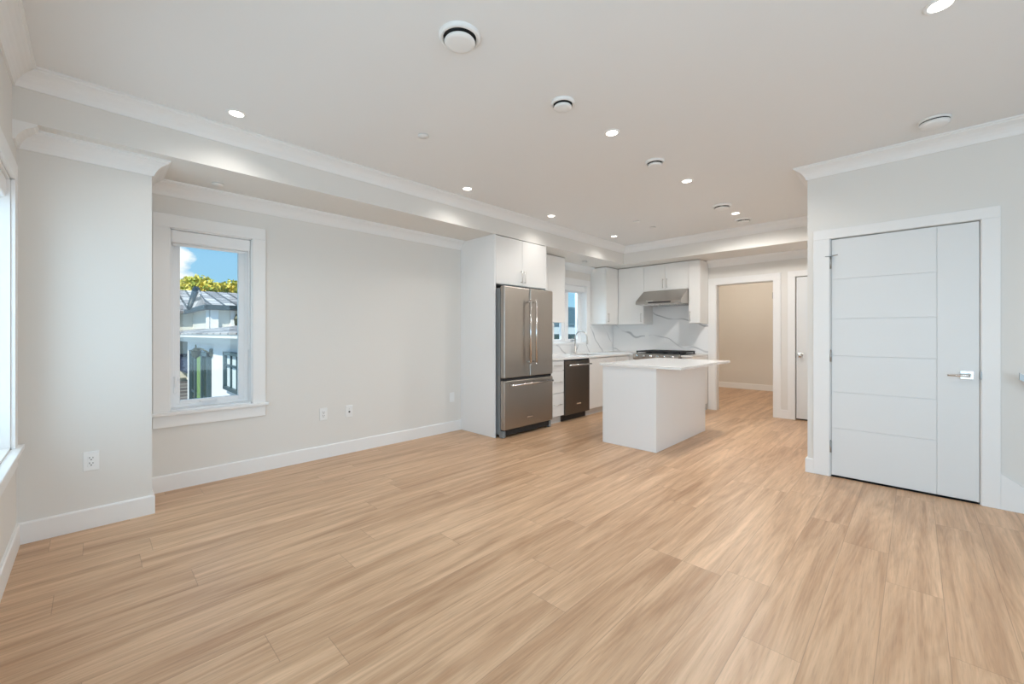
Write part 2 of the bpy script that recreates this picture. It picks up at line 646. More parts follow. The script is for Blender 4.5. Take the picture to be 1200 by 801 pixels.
    def build(self, name, mat, parent=None, origin=None):
        bm = self.bm
        bmesh.ops.recalc_face_normals(bm, faces=bm.faces)
        if parent is not None:
            off = Vector((0, 0, 0))
            q = parent
            while q is not None:
                off += q.location
                q = q.parent
        else:
            xs = [v.co for v in bm.verts]
            lo = Vector([min(c[i] for c in xs) for i in range(3)])
            hi = Vector([max(c[i] for c in xs) for i in range(3)])
            off = Vector(origin) if origin is not None else Vector(((lo.x + hi.x) / 2, (lo.y + hi.y) / 2, lo.z))
        bmesh.ops.translate(bm, verts=bm.verts, vec=-off)
        me = bpy.data.meshes.new(name)
        bm.to_mesh(me)
        bm.free()
        me.materials.append(mat)
        o = bpy.data.objects.new(name, me)
        C.objects.link(o)
        if parent is not None:
            o.parent = parent
        else:
            o.location = off
        return o


def tag(o, label=None, cat=None, group=None, kind=None):
    if label:
        o['label'] = label
    if cat:
        o['category'] = cat
    if group:
        o['group'] = group
    if kind:
        o['kind'] = kind
    return o


def thing(name, label, cat, loc, group=None):
    o = bpy.data.objects.new(name, None)
    o.empty_display_size = 0.1
    o.location = loc
    C.objects.link(o)
    return tag(o, label, cat, group)


def frame(name, loc, kind='structure'):
    o = bpy.data.objects.new(name, None)
    o.empty_display_size = 0.1
    o.location = loc
    C.objects.link(o)
    return tag(o, kind=kind)


def struct(name, mb, mat, origin=(0, 0, 0)):
    return tag(mb.build(name, mat, origin=origin), kind='structure')


def copy_thing(root, loc, label):
    """copy a thing with its parts (and their sub-parts, and its lamp)."""
    def rec(o, parent):
        c = o.copy()
        C.objects.link(c)
        if parent is not None:
            c.parent = parent
        for ch in list(o.children):
            rec(ch, c)
        return c
    r = rec(root, None)
    r.location = loc
    r['label'] = label
    return r


def wall_mb(axis, a0, a1, u0, u1, z0, z1, holes=()):
    """wall slab between a0..a1 on axis, spanning u0..u1 and z0..z1, with rectangular holes (u0,u1,z0,z1)."""
    mb = MB()
    us = sorted({u0, u1, *[h[0] for h in holes], *[h[1] for h in holes]})
    zs = sorted({z0, z1, *[h[2] for h in holes], *[h[3] for h in holes]})
    for i in range(len(us) - 1):
        # merge vertical runs
        run = None
        for j in range(len(zs) - 1):
            uc, zc = (us[i] + us[i + 1]) / 2, (zs[j] + zs[j + 1]) / 2
            solid = not any(h[0] < uc < h[1] and h[2] < zc < h[3] for h in holes)
            if solid:
                run = (run[0], zs[j + 1]) if run else (zs[j], zs[j + 1])
            if (not solid or j == len(zs) - 2) and run:
                if axis == 'x':
                    mb.box(a0, a1, us[i], us[i + 1], run[0], run[1])
                else:
                    mb.box(us[i], us[i + 1], a0, a1, run[0], run[1])
                run = None
    return mb


# ------------------------------------------------------------------ room dimensions
XA = -4.165      # long wall with the window
XP = -3.715      # pier face at far left
YP = 0.282       # end of pier
YN = -0.31       # wall the photographer stands against
YB = 7.015       # kitchen back wall
YR = 4.445       # wall with the white door
XR = -0.685      # its corner
XE = 2.60        # far right wall
ZC, ZS = 2.69, 2.40
XBEAM, YBEAM = -3.535, 6.31
YH = 10.17       # hall back wall

# ------------------------------------------------------------------ floor, ceiling, walls
fl = MB()
fl.box(-4.4, 0.62, YN - 0.1, 10.4, -0.15, 0)
fl.box(0.62, XE + 0.15, YN - 0.1, 3.40, -0.15, 0)
struct('floor', fl, M_FLOOR)
struct('ceiling', MB().box(-4.9, XE + 2.5, YN - 2.6, 10.6, ZC, ZC + 0.15), M_CEIL)  # overhang past the unseen walls added to block the sun
so = MB()
so.box(XA - 0.1, XBEAM, YN - 0.1, YB + 0.05, ZS, ZC + 0.02)
so.box(XBEAM, XR + 0.05, YBEAM, YB + 0.05, ZS, ZC + 0.02)
struct('ceiling_soffit', so, M_WALL)

W1 = (0.417, 0.985, 0.612, 2.058)        # window by the pier (y0,y1,z0,z1)
W2 = (5.19, 6.12, 1.067, 2.065)          # kitchen window
WL = (-3.47, -2.20, 0.60, 2.06)          # window at the left edge (x0,x1,z0,z1)
WN = (-1.5, 1.9, 0.20, 2.20)             # glazing behind the photographer
WE = (0.3, 2.3, 0.35, 2.25)              # window in the far right wall (y0,y1,z0,z1)
D2 = (-2.295, -1.488, 0.0, 2.015)        # doorway to the hall
D3 = (-1.222, -0.70, 0.0, 2.037)         # closet door next to it
D1 = (-0.525, 0.332, 0.0, 2.035)         # large white door
struct('wall_left', wall_mb('x', XA - 0.20, XA, YN - 0.15, YB + 0.1, -0.1, ZC, [W1, W2]), M_WALL)
struct('wall_left_pier', MB().box(XA - 0.05, XP, YN - 0.1, YP, 0, ZC), M_WALL)
struct('wall_near', wall_mb('y', YN - 0.15, YN, XP - 0.2, XE + 0.15, -0.1, ZC, [WL, WN]), M_WALL)
struct('wall_back', wall_mb('y', YB, YB + 0.115, XA - 0.1, XR + 0.1, 0, ZC, [D2, D3]), M_WALL)
struct('wall_right', wall_mb('y', YR, YR + 0.115, XR, XE + 0.15, -2.6, ZC, [D1]), M_WALL)
struct('wall_right_return', MB().box(XR, XR + 0.115, YR + 0.115, YB, 0, ZC), M_WALL)
struct('wall_far_right', wall_mb('x', XE, XE + 0.15, YN - 0.15, YR + 0.1, -2.6, ZC, [WE]), M_WALL)
hb = MB()
hb.box(-3.7, -0.2, YH, YH + 0.1, 0, ZC)
hb.box(-3.7, -3.55, YB + 0.115, YH + 0.1, 0, ZC)
hb.box(-0.55, -0.40, YB + 0.115, YH + 0.1, 0, ZC)
struct('wall_hall', hb, M_HALL)
cl = MB()
cl.box(-1.4, -0.55, YB + 0.75, YB + 0.80, 0, ZC)
struct('wall_closet', cl, M_WALL)

# stairs going down at the right, behind the sloping skirt board
st = MB()
for i in range(9):
    st.box(0.62 + i * 0.25, 0.62 + (i + 1) * 0.25, 3.40, YR, -2.6, -0.184 * (i + 1))
struct('floor_stair', st, M_FLOOR)
struct('wall_stairwell', MB().box(0.62, XE + 0.1, 3.30, 3.40, -2.6, -0.001), M_WALL)

# crown mouldings
CROWN = [(0, 0), (0, -0.105), (0.010, -0.105), (0.013, -0.096), (0.020, -0.078), (0.032, -0.058), (0.048, -0.040), (0.066, -0.028), (0.078, -0.022), (0.082, -0.014), (0.092, -0.012), (0.092, 0)]
cw = MB().sweep([(XBEAM, YN), (XBEAM, YBEAM), (XR, YBEAM), (XR, YR), (XE, YR), (XE, YN)], CROWN, ZC, closed=True)
struct('trim_1', cw, M_TRIM)
struct('trim_2', MB().sweep([(XBEAM, YN), (XP, YN), (XP, YP), (XA, YP), (XA, 3.305)], CROWN, ZS), M_TRIM)
struct('trim_3', MB().sweep([(XA, 5.13), (XA, 6.25)], CROWN, ZS), M_TRIM)
struct('trim_4', MB().sweep([(-2.405, YB), (XR, YB)], CROWN, ZS), M_TRIM)

# baseboards
BASE = [(0, 0), (0.015, 0), (0.015, 0.117), (0.010, 0.125), (0, 0.125)]
struct('baseboard_left', MB().sweep([(XP + 1.5, YN), (XP, YN), (XP, YP), (XA, YP), (XA, 3.305)], BASE, 0), M_TRIM)
struct('baseboard_back', MB().sweep([(-1.398, YB), (-1.314, YB)], BASE, 0), M_TRIM)
struct('baseboard_right', MB().sweep([(XR, YB), (XR, YR), (-0.642, YR)], BASE, 0), M_TRIM)
struct('baseboard_hall', MB().sweep([(-3.55, YB + 0.115), (-3.55, YH), (-0.55, YH), (-0.55, YB + 0.115)], BASE, 0), M_TRIM)
sk = MB().prism([(0.424, 0.0), (0.60, 0.0), (1.95, -0.992), (1.95, -0.873), (0.424, 0.249)], 'y', YR - 0.015, YR)
struct('trim_5', sk, M_TRIM)

# ------------------------------------------------------------------ windows
GD = 0.135       # depth of glass behind the wall face


def window(name, hole, to, sashes, casing=(0.098, 0.098), apron=True, cranks=True, skip_low_casing=False, depth=0.195):
    """to(u0,u1,d0,d1,z0,z1) -> box args; hole=(u0,u1,z0,z1); sashes = list of (u0,u1) glazed leaf outlines."""
    u0, u1, z0, z1 = hole
    a = to(u0, u0, 0, 0, z0, z0)
    root = frame(name, (a[0], a[2], a[4]))

    def part(nm, boxes, mat, bev=0.0, par=None):
        mb = MB()
        for b in boxes:
            mb.box(*to(*b), bevel=bev)
        return mb.build(nm, mat, par or root)
    cs, ch = casing
    t = 0.018
    part('window_casing', [(u0 - cs, u0 + 0.004, -t, 0.0, z0 - 0.0, z1 - 0.004), (u1 - 0.004, u1 + cs, -t, 0.0, z0, z1 - 0.004),
                           (u0 - cs, u1 + cs, -t, 0.0, z1 - 0.004, z1 + ch)], M_TRIM, 0.003)
    jt = 0.012
    part('window_jamb', [(u0, u0 + jt, 0, depth, z0, z1), (u1 - jt, u1, 0, depth, z0, z1), (u0, u1, 0, depth, z1 - jt, z1), (u0, u1, 0, depth, z0, z0 + jt)], M_TRIM)
    if apron:
        part('window_sill', [(u0 - cs - 0.022, u1 + cs + 0.022, -0.042, 0.0, z0 - 0.024, z0 + 0.002)], M_TRIM, 0.004)
        part('window_apron', [(u0 - cs, u1 + cs, -t, 0.0, z0 - 0.118, z0 - 0.026)], M_TRIM, 0.003)
    # vinyl frame
    f = 0.028
    part('window_frame', [(u0 + jt, u0 + jt + f, GD - 0.03, GD + 0.055, z0 + jt, z1 - jt), (u1 - jt - f, u1 - jt, GD - 0.03, GD + 0.055, z0 + jt, z1 - jt),
                          (u0 + jt + f, u1 - jt - f, GD - 0.029, GD + 0.054, z0 + jt, z0 + jt + f), (u0 + jt + f, u1 - jt - f, GD - 0.029, GD + 0.054, z1 - jt - f, z1 - jt)] +
         [((a_[1] + b_[0]) / 2 - 0.025, (a_[1] + b_[0]) / 2 + 0.025, GD - 0.028, GD + 0.053, z0 + jt + f, z1 - jt - f) for a_, b_ in zip(sashes, sashes[1:])], M_VINYL, 0.003)
    for (a0, a1, s, zb, zt) in [(q[0], q[1], q[2], z0 + jt + 0.010, z1 - jt - 0.010) for q in sashes]:
        part('window_sash', [(a0, a0 + s, GD - 0.018, GD + 0.03, zb, zt), (a1 - s, a1, GD - 0.018, GD + 0.03, zb, zt),
                             (a0 + s, a1 - s, GD - 0.018, GD + 0.03, zb, zb + 0.045), (a0 + s, a1 - s, GD - 0.018, GD + 0.03, zt - 0.06, zt)], M_VINYL, 0.004)
        part('window_pane', [(a0 + s - 0.005, a1 - s + 0.005, GD + 0.006, GD + 0.010, zb + 0.04, zt - 0.055)], M_GLASS)
    return root, part


toA = lambda u0, u1, d0, d1, z0, z1: (XA - d1, XA - d0, u0, u1, z0, z1)
toN = lambda u0, u1, d0, d1, z0, z1: (u0, u1, YN - d1, YN - d0, z0, z1)
toE = lambda u0, u1, d0, d1, z0, z1: (XE + d0, XE + d1, u0, u1, z0, z1)

w1, part1 = window('window_1', W1, toA, [(0.436, 0.966, 0.062)])
mb = MB()
mb.box(XA - 0.115, XA - 0.075, 0.64, 0.75, 0.650, 0.664, bevel=0.004)
mb.tube([(XA - 0.075, 0.735, 0.662), (XA - 0.062, 0.70, 0.672), (XA - 0.058, 0.64, 0.668), (XA - 0.058, 0.615, 0.664)], 0.006, 8)
tag(mb.build('crank_handle', M_VINYL, w1))
mb = MB()
mb.box(XA - 0.112, XA - 0.10, 0.455, 0.478, 0.74, 0.88, bevel=0.004)
mb.box(XA - 0.104, XA - 0.088, 0.461, 0.473, 0.79, 0.875, bevel=0.004)
mb.build('sash_lock', M_VINYL, w1)
w2, part2 = window('window_2', W2, toA, [(5.21, 5.655 - 0.012, 0.085), (5.655 + 0.012, 6.10, 0.085)], casing=(0.105, 0.10), apron=False)
part2('window_sill', [(5.10, 6.225, -0.03, 0.0, 1.045, 1.067)], M_TRIM, 0.003)
mb = MB()
mb.box(XA - 0.115, XA - 0.085, 5.80, 5.90, 1.100, 1.112, bevel=0.003)
mb.tube([(XA - 0.085, 5.89, 1.112), (XA - 0.075, 5.85, 1.120), (XA - 0.072, 5.80, 1.116)], 0.005, 8)
mb.build('crank_handle', M_HINGE, w2)
w3, part3 = window('window_3', WL, toN, [(-3.452, -2.845, 0.062), (-2.825, -2.218, 0.062)], depth=0.148)
w4, part4 = window('window_4', WN, toN, [(-1.482, -0.38, 0.06), (-0.36, 0.76, 0.06), (0.78, 1.882, 0.06)], apron=False, depth=0.148)
w5, part5 = window('window_5', WE, toE, [(0.318, 1.29, 0.06), (1.31, 2.282, 0.06)], apron=False, depth=0.148)


def roller_shade(name, label, to, u0, u1, z1, loc, wand_u, d0=0.012, h=0.098, wand=0.86, shade=0.0):
    t = thing(name, label, 'blind', loc, 'white roller shades in the window openings')
    mb = MB()
    mb.box(*to(u0, u1, d0, d0 + 0.075, z1 - h, z1), bevel=0.010, seg=3)
    mb.build('shade_cassette', M_VINYL, t)
    mb = MB()
    mb.box(*to(u0 + 0.012, u1 - 0.012, d0 + 0.05, d0 + 0.07, z1 - h - 0.018 - shade, z1 - h), bevel=0.004)
    mb.build('shade_hem', M_VINYL, t)
    if wand:
        mb = MB()
        q = to(wand_u - 0.005, wand_u + 0.005, d0 - 0.002, d0 + 0.008, z1 - h - wand, z1 - h + 0.01)
        mb.box(*q, bevel=0.003)
        mb.build('shade_wand', M_VINYL, t)
    return t


roller_shade('roller_shade', 'white rolled-up shade cassette at the top of the window beside the pier', toA, 0.431, 0.971, 2.045, (XA, 0.70, 1.95), 0.958)
roller_shade('roller_shade', 'white shade cassette at the top of the window over the kitchen sink', toA, 5.204, 6.106, 2.052, (XA, 5.65, 1.95), 5.25, wand=0)
roller_shade('roller_shade', 'white shade cassette cut by the left edge of the photo', toN, -3.456, -2.214, 2.047, (-2.83, YN, 1.95), -2.3, wand=0)

# ------------------------------------------------------------------ doors
d1 = frame('door_1', (-0.1, YR, 0))
mb = MB()
yc0, yc1 = YR - 0.018, YR
mb.box(-0.642, -0.527, yc0, yc1, 0, 2.037, bevel=0.003)
mb.box(0.334, 0.424, yc0, yc1, 0, 2.037, bevel=0.003)
mb.box(-0.642, 0.424, yc0, yc1, 2.037, 2.118, bevel=0.003)
mb.build('door_casing', M_TRIM, d1)
mb = MB()
mb.box(-0.525, -0.520, YR + 0.0, YR + 0.115, 0, 2.035)
mb.box(0.329, 0.332, YR + 0.0, YR + 0.115, 0, 2.035)
mb.box(-0.52, 0.33, YR + 0.045, YR + 0.055, 2.027, 2.035)
mb.box(-0.52, -0.508, YR + 0.045, YR + 0.06, 0, 2.03)
mb.box(0.317, 0.329, YR + 0.045, YR + 0.06, 0, 2.03)
mb.build('door_jamb', M_TRIM, d1)
mb = MB()
mb.box(-0.53, 0.335, YR + 0.06, YR + 0.075, 0, 2.036)
mb.box(-0.52, 0.33, YR + 0.010, YR + 0.06, 0.0, 0.003)
mb.build('door_gap_shade', M_BLACK, d1)  # black sheet and floor strip put in as the gap's shade
# leaf with V-grooves: strips separated by shallow channels
leaf = MB()
lx0, lx1, ly0, ly1, lz0, lz1 = -0.516, 0.3255, YR - 0.004, YR + 0.038, 0.017, 2.028
gx = 0.114
gz = [0.42, 0.727, 1.034, 1.35, 1.687]
g = 0.003
leaf.box(lx0, lx1, ly0 + 0.006, ly1, lz0, lz1)
leaf.box(gx + g / 2, lx1, ly0, ly0 + 0.007, lz0, lz1, bevel=0.0015, seg=1)
zz = [lz0 - g / 2] + gz + [lz1 + g / 2]
for a, b in zip(zz, zz[1:]):
    leaf.box(lx0, gx - g / 2, ly0, ly0 + 0.007, a + g / 2, b - g / 2, bevel=0.0015, seg=1)
leaf_o = leaf.build('door_leaf', M_DOOR, d1)
hd = MB()
hd.box(0.231, 0.300, ly0 - 0.008, ly0, 0.891, 0.954, bevel=0.003)
hd.lathe((0.274, ly0 - 0.006, 0.922), [(0.016, 0), (0.014, -0.016), (0.010, -0.024), (0.010, -0.05)], axis='y', n=20)
hd.tube([(0.278, ly0 - 0.055, 0.922), (0.262, ly0 - 0.058, 0.922), (0.165, ly0 - 0.058, 0.920)], [0.011, 0.010, 0.008], 12)
tag(hd.build('door_handle', M_CHROME, leaf_o), 'chrome lever handle on a square plate')
for zc in (1.83, 1.032, 0.255):
    h = MB()
    h.rod((-0.5205, ly0 - 0.007, zc - 0.048), (-0.5205, ly0 - 0.007, zc + 0.048), 0.0075, 10)
    h.rod((-0.5205, ly0 - 0.007, zc + 0.048), (-0.5205, ly0 - 0.007, zc + 0.056), 0.005, 8)
    if zc > 1.5:
        h.rod((-0.5205, ly0 - 0.007, zc + 0.056), (-0.555, ly0 - 0.03, zc + 0.056), 0.004, 8)
        h.rod((-0.5205, ly0 - 0.007, zc + 0.056), (-0.47, ly0 - 0.04, zc + 0.060), 0.004, 8)
    h.build('door_hinge', M_HINGE, d1)
mb = MB()
mb.box(0.3265, 0.338, YR - 0.021, YR + 0.02, 0.895, 0.952, bevel=0.004)
mb.build('strike_plate', M_HINGE, d1)

# doorway to the hall (no leaf in view)
d2 = frame('door_2', (-1.9, YB, 0))
mb = MB()
yc0, yc1 = YB - 0.018, YB
mb.box(-2.403, -2.290, yc0, yc1, 0, 2.010, bevel=0.003)
mb.box(-1.493, -1.398, yc0, yc1, 0, 2.010, bevel=0.003)
mb.box(-2.403, -1.398, yc0, yc1, 2.010, 2.114, bevel=0.003)
mb.build('door_casing', M_TRIM, d2)
mb = MB()
mb.box(-2.295, -2.283, YB, YB + 0.115, 0, 2.015)
mb.box(-1.500, -1.488, YB, YB + 0.115, 0, 2.015)
mb.box(-2.295, -1.488, YB, YB + 0.115, 2.003, 2.015)
mb.build('door_jamb', M_TRIM, d2)
mb = MB()
mb.rod((-1.503, YB + 0.012, 1.745), (-1.503, YB + 0.012, 1.835), 0.007, 8)
mb.build('door_hinge', M_HINGE, d2)

d3 = frame('door_3', (-0.95, YB, 0))
mb = MB()
mb.box(-1.314, -1.224, yc0, yc1, 0, 2.039, bevel=0.003)
mb.box(-1.314, -0.70, yc0, yc1, 2.039, 2.120, bevel=0.003)
mb.build('door_casing', M_TRIM, d3)
mb = MB()
mb.box(-1.222, -0.70, YB + 0.045, YB + 0.06, 0, 2.037)
mb.build('door_gap_shade', M_BLACK, d3)  # black sheet put in as the shade behind the leaf
mb = MB()
mb.box(-1.212, -0.705, YB + 0.002, YB + 0.042, 0.022, 2.029, bevel=0.002)
l3 = mb.build('door_leaf', M_DOOR, d3)
mb = MB()
mb.box(-1.195, -1.130, YB - 0.006, YB + 0.002, 0.890, 0.952, bevel=0.003)
mb.lathe((-1.163, YB - 0.004, 0.921), [(0.010, 0), (0.010, -0.03), (0.022, -0.036), (0.027, -0.05), (0.022, -0.062), (0.0, -0.066)], axis='y', n=20)
mb.build('door_handle', M_CHROME, l3)
mb = MB()
mb.box(-1.223, -1.213, YB - 0.019, YB + 0.01, 0.885, 0.955, bevel=0.003)
mb.build('strike_plate', M_HINGE, d3)

# ------------------------------------------------------------------ kitchen: cabinets


def handle_v(mb, x, y, z0, z1, out):
    """vertical bar pull; out = unit vector away from the door."""
    o = Vector(out)
    p0, p1 = Vector((x, y, z0)), Vector((x, y, z1))
    mb.rod(p0 + o * 0.03 - Vector((0, 0, 0.012)), p1 + o * 0.03 + Vector((0, 0, 0.012)), 0.0052, 10)
    for p in (p0, p1):
        mb.rod(p, p + o * 0.03, 0.0045, 8)


def handle_h(mb, p0, p1, out):
    o, p0, p1 = Vector(out), Vector(p0), Vector(p1)
    d = (p1 - p0).normalized()
    mb.rod(p0 + o * 0.03 - d * 0.012, p1 + o * 0.03 + d * 0.012, 0.0052, 10)
    for p in (p0, p1):
        mb.rod(p, p + o * 0.03, 0.0045, 8)


def door_x(root, x, y0, y1, z0, z1, handle=None, name='door', mat=None):
    """door facing +x with front at x."""
    o = MB().box(x - 0.019, x, y0 + 0.0015, y1 - 0.0015, z0 + 0.0015, z1 - 0.0015, bevel=0.0015).build(name, mat or M_CAB, root)
    if handle:
        mb = MB()
        if handle[0] == 'v':
            handle_v(mb, x, handle[1], handle[2], handle[3], (1, 0, 0))
        else:
            handle_h(mb, (x, handle[1], handle[3]), (x, handle[2], handle[3]), (1, 0, 0))
        mb.build('handle', M_NICKEL, o)
    return o


def door_y(root, y, x0, x1, z0, z1, handle=None, name='door'):
    o = MB().box(x0 + 0.0015, x1 - 0.0015, y, y + 0.019, z0 + 0.0015, z1 - 0.0015, bevel=0.0015).build(name, M_CAB, root)
    if handle:
        mb = MB()
        handle_v(mb, handle[1], y, handle[2], handle[3], (0, -1, 0))
        mb.build('handle', M_NICKEL, o)
    return o


# fridge surround
XF = -3.53
t = thing('refrigerator_cabinet', 'tall white cabinet surround with two upper doors enclosing the steel refrigerator', 'cabinet', (XA, 3.78, 0))
tp = MB().box(XA + 0.002, XF, 3.305, 3.326, 0, ZS - 0.002, bevel=0.001).build('side_panel', M_ISL, t)
tp2 = MB().box(XA + 0.002, XF, 4.237, 4.257, 0, ZS - 0.002, bevel=0.001).build('side_panel', M_CAB, t)
MB().box(XA + 0.002, XF - 0.022, 3.327, 4.236, 1.818, ZS - 0.014).build('body', M_CAB, t)
door_x(t, XF, 3.327, 3.782, 1.822, ZS - 0.010, ('v', 3.752, 1.868, 1.998))
door_x(t, XF, 3.782, 4.236, 1.822, ZS - 0.010, ('v', 3.812, 1.868, 1.998))
# wall cabinet beside it
XU = -3.84
t = thing('wall_cabinet', 'white wall cabinet between the refrigerator and the sink window', 'cabinet', (XA, 4.69, 1.395), 'white wall cabinets')
MB().box(XA + 0.002, XU - 0.021, 4.259, 5.075, 1.395, ZS - 0.014, bevel=0.001).build('body', M_CAB, t)
door_x(t, XU, 4.259, 4.667, 1.395, ZS - 0.012)
door_x(t, XU, 4.667, 5.075, 1.395, ZS - 0.012)
# corner cabinet, on the window wall
YU = 6.65
t = thing('wall_cabinet', 'white corner wall cabinet right of the sink window', 'cabinet', (XA, 6.5, 1.395), 'white wall cabinets')
MB().box(XA + 0.002, XU - 0.021, 6.252, 7.0, 1.395, ZS - 0.014, bevel=0.001).build('body', M_CAB, t)
door_x(t, XU, 6.254, 6.648, 1.395, ZS - 0.012, ('v', 6.30, 1.44, 1.57))
t = thing('wall_cabinet', 'white wall cabinet left of the range hood, tall single door', 'cabinet', (-3.59, 7.0, 1.395), 'white wall cabinets')
MB().box(XU - 0.018, -3.348, YU + 0.021, YB - 0.002, 1.395, ZS - 0.014, bevel=0.001).build('body', M_CAB, t)
door_y(t, YU, XU + 0.004, -3.348, 1.395, ZS - 0.012, ('v', -3.385, 1.44, 1.57))
t = thing('wall_cabinet', 'short two-door white wall cabinet directly above the range hood', 'cabinet', (-2.96, 7.0, 1.95), 'white wall cabinets')
MB().box(-3.346, -2.582, YU + 0.021, YB - 0.002, 1.95, ZS - 0.014, bevel=0.001).build('body', M_CAB, t)
door_y(t, YU, -3.346, -2.964, 1.95, ZS - 0.012, ('v', -2.998, 1.995, 2.125))
door_y(t, YU, -2.964, -2.582, 1.95, ZS - 0.012, ('v', -2.930, 1.995, 2.125))
t = thing('wall_cabinet', 'narrow white wall cabinet right of the range hood, beside the doorway', 'cabinet', (-2.49, 7.0, 1.395), 'white wall cabinets')
MB().box(-2.580, -2.408, YU + 0.021, YB - 0.002, 1.395, ZS - 0.014, bevel=0.001).build('body', M_CAB, t)
door_y(t, YU, -2.580, -2.408, 1.395, ZS - 0.012, ('v', -2.552, 1.44, 1.57))

# base cabinets
XB, ZT = -3.47, 0.866
t = thing('base_cabinet', 'white three-drawer base cabinet between refrigerator and dishwasher', 'cabinet', (-3.8, 4.41, 0), 'white base cabinets')
MB().box(XA + 0.002, XB - 0.021, 4.259, 4.561, 0.10, ZT).build('body', M_CAB, t)
for z0, z1, hz in ((0.722, 0.862, 0.792), (0.417, 0.720, 0.570), (0.102, 0.415, 0.262)):
    door_x(t, XB, 4.259, 4.561, z0, z1, ('h', 4.345, 4.475, hz), 'drawer')
MB().box(XA + 0.1, XB - 0.06, 4.259, 4.561, 0, 0.10).build('toe_kick', M_TOE, t)
t = thing('base_cabinet', 'white two-door base cabinet under the sink', 'cabinet', (-3.8, 5.56, 0), 'white base cabinets')
MB().box(XA + 0.002, XB - 0.021, 5.164, 5.18, 0.10, ZT).box(XA + 0.002, XB - 0.021, 5.95, 5.966, 0.10, ZT).box(XA + 0.002, XB - 0.021, 5.18, 5.95, 0.10, 0.118).build('body', M_CAB, t)
door_x(t, XB, 5.163, 5.564, 0.102, 0.862)
door_x(t, XB, 5.564, 5.966, 0.102, 0.862)
MB().box(XA + 0.1, XB - 0.06, 5.164, 5.966, 0, 0.10).build('toe_kick', M_TOE, t)
t = thing('base_cabinet', 'white corner base cabinet left of the gas range', 'cabinet', (-3.8, 6.5, 0), 'white base cabinets')
MB().box(XA + 0.002, XB - 0.021, 5.970, 7.0, 0.10, ZT).box(XB - 0.021, -3.350, 6.38, 7.0, 0.10, ZT).build('body', M_CAB, t)
door_x(t, XB, 5.970, 6.36, 0.102, 0.862)
MB().box(XB - 0.02, -3.350, 6.36, 6.379, 0.102, 0.862, bevel=0.001).build('filler_panel', M_CAB, t)
MB().box(XA + 0.1, XB - 0.06, 5.970, 6.9, 0, 0.10).box(XB - 0.06, -3.350, 6.42, 6.9, 0, 0.10).build('toe_kick', M_TOE, t)
t = thing('base_cabinet', 'narrow white base cabinet right of the gas range, beside the doorway', 'cabinet', (-2.49, 6.7, 0), 'white base cabinets')
MB().box(-2.576, -2.410, 6.381, 6.997, 0.10, ZT).build('body', M_CAB, t)
door_y(t, 6.36, -2.576, -2.410, 0.102, 0.862, ('v', -2.55, 0.66, 0.79))
MB().box(-2.576, -2.410, 6.43, 6.95, 0, 0.10).build('toe_kick', M_TOE, t)

# worktops
mb = MB()
sx0, sx1, sy0, sy1 = -3.98, -3.58, 5.29, 5.88
xf, zt0, zt1 = -3.445, 0.867, 0.893
mb.box(XA + 0.001, sx0, 4.259, 6.99, zt0, zt1)
mb.box(sx1, xf, 4.259, 6.99, zt0, zt1, bevel=0.002)
mb.box(sx0, sx1, 4.259, sy0, zt0, zt1)
mb.box(sx0, sx1, sy1, 6.99, zt0, zt1)
mb.box(xf - 0.001, -3.350, 6.335, 6.99, zt0, zt1)
tag(mb.build('worktop', M_QUARTZ), 'long white quartz worktop with the sink, running into the kitchen corner', 'worktop', 'white quartz worktops')
tag(MB().box(-2.578, -2.408, 6.335, 6.99, zt0, zt1, bevel=0.002).build('worktop', M_QUARTZ), 'short white quartz worktop between gas range and doorway', 'worktop', 'white quartz worktops')
# sink
sk_ = MB()
sk_.box(sx0, sx0 + 0.004, sy0, sy1, 0.68, zt0)
sk_.box(sx1 - 0.004, sx1, sy0, sy1, 0.68, zt0)
sk_.box(sx0, sx1, sy0, sy0 + 0.004, 0.68, zt0)
sk_.box(sx0, sx1, sy1 - 0.004, sy1, 0.68, zt0)
sk_.box(sx0, sx1, sy0, sy1, 0.676, 0.68)
t = thing('kitchen_sink', 'undermount steel sink set in the worktop below the kitchen window', 'sink', (-3.78, 5.585, 0.676))
sk_.build('basin', M_STEEL, t)
MB().lathe((-3.78, 5.585, 0.680), [(0.045, 0), (0.045, 0.004), (0.03, 0.003), (0, 0.001)], n=24).build('drain', M_CHROME, t)
# faucet
fx_, fy_ = -4.06, 5.645
t = thing('kitchen_faucet', 'chrome gooseneck faucet standing behind the kitchen sink', 'faucet', (fx_, fy_, zt1))
mb = MB()
mb.lathe((fx_, fy_, zt1), [(0.027, 0), (0.027, 0.008), (0.020, 0.014), (0.019, 0.14), (0.013, 0.155)], n=20)
mb.build('base', M_NICKEL, t)
mb = MB()
pts = [(fx_, fy_, zt1 + 0.14), (fx_, fy_, 1.15)]
R_ = 0.118
for k in range(0, 19):
    a = PI - PI * 1.0 * k / 18
    pts.append((fx_ + R_ + R_ * math.cos(a), fy_, 1.15 + R_ * math.sin(a)))
pts.append((fx_ + 2 * R_ + 0.004, fy_, 1.125))
mb.tube(pts, 0.011, 12)
mb.build('spout', M_NICKEL, t)
MB().lathe((fx_ + 2 * R_ + 0.004, fy_, 1.055), [(0.012, 0), (0.017, 0.004), (0.017, 0.05), (0.013, 0.075)], n=16).build('spray_head', M_NICKEL, t)
mb = MB()
mb.rod((fx_, fy_ + 0.015, 0.965), (fx_, fy_ + 0.045, 0.965), 0.013, 12)
mb.tube([(fx_, fy_ + 0.045, 0.965), (fx_ + 0.005, fy_ + 0.055, 0.99), (fx_ + 0.012, fy_ + 0.06, 1.04)], 0.006, 8)
mb.build('lever', M_NICKEL, t)

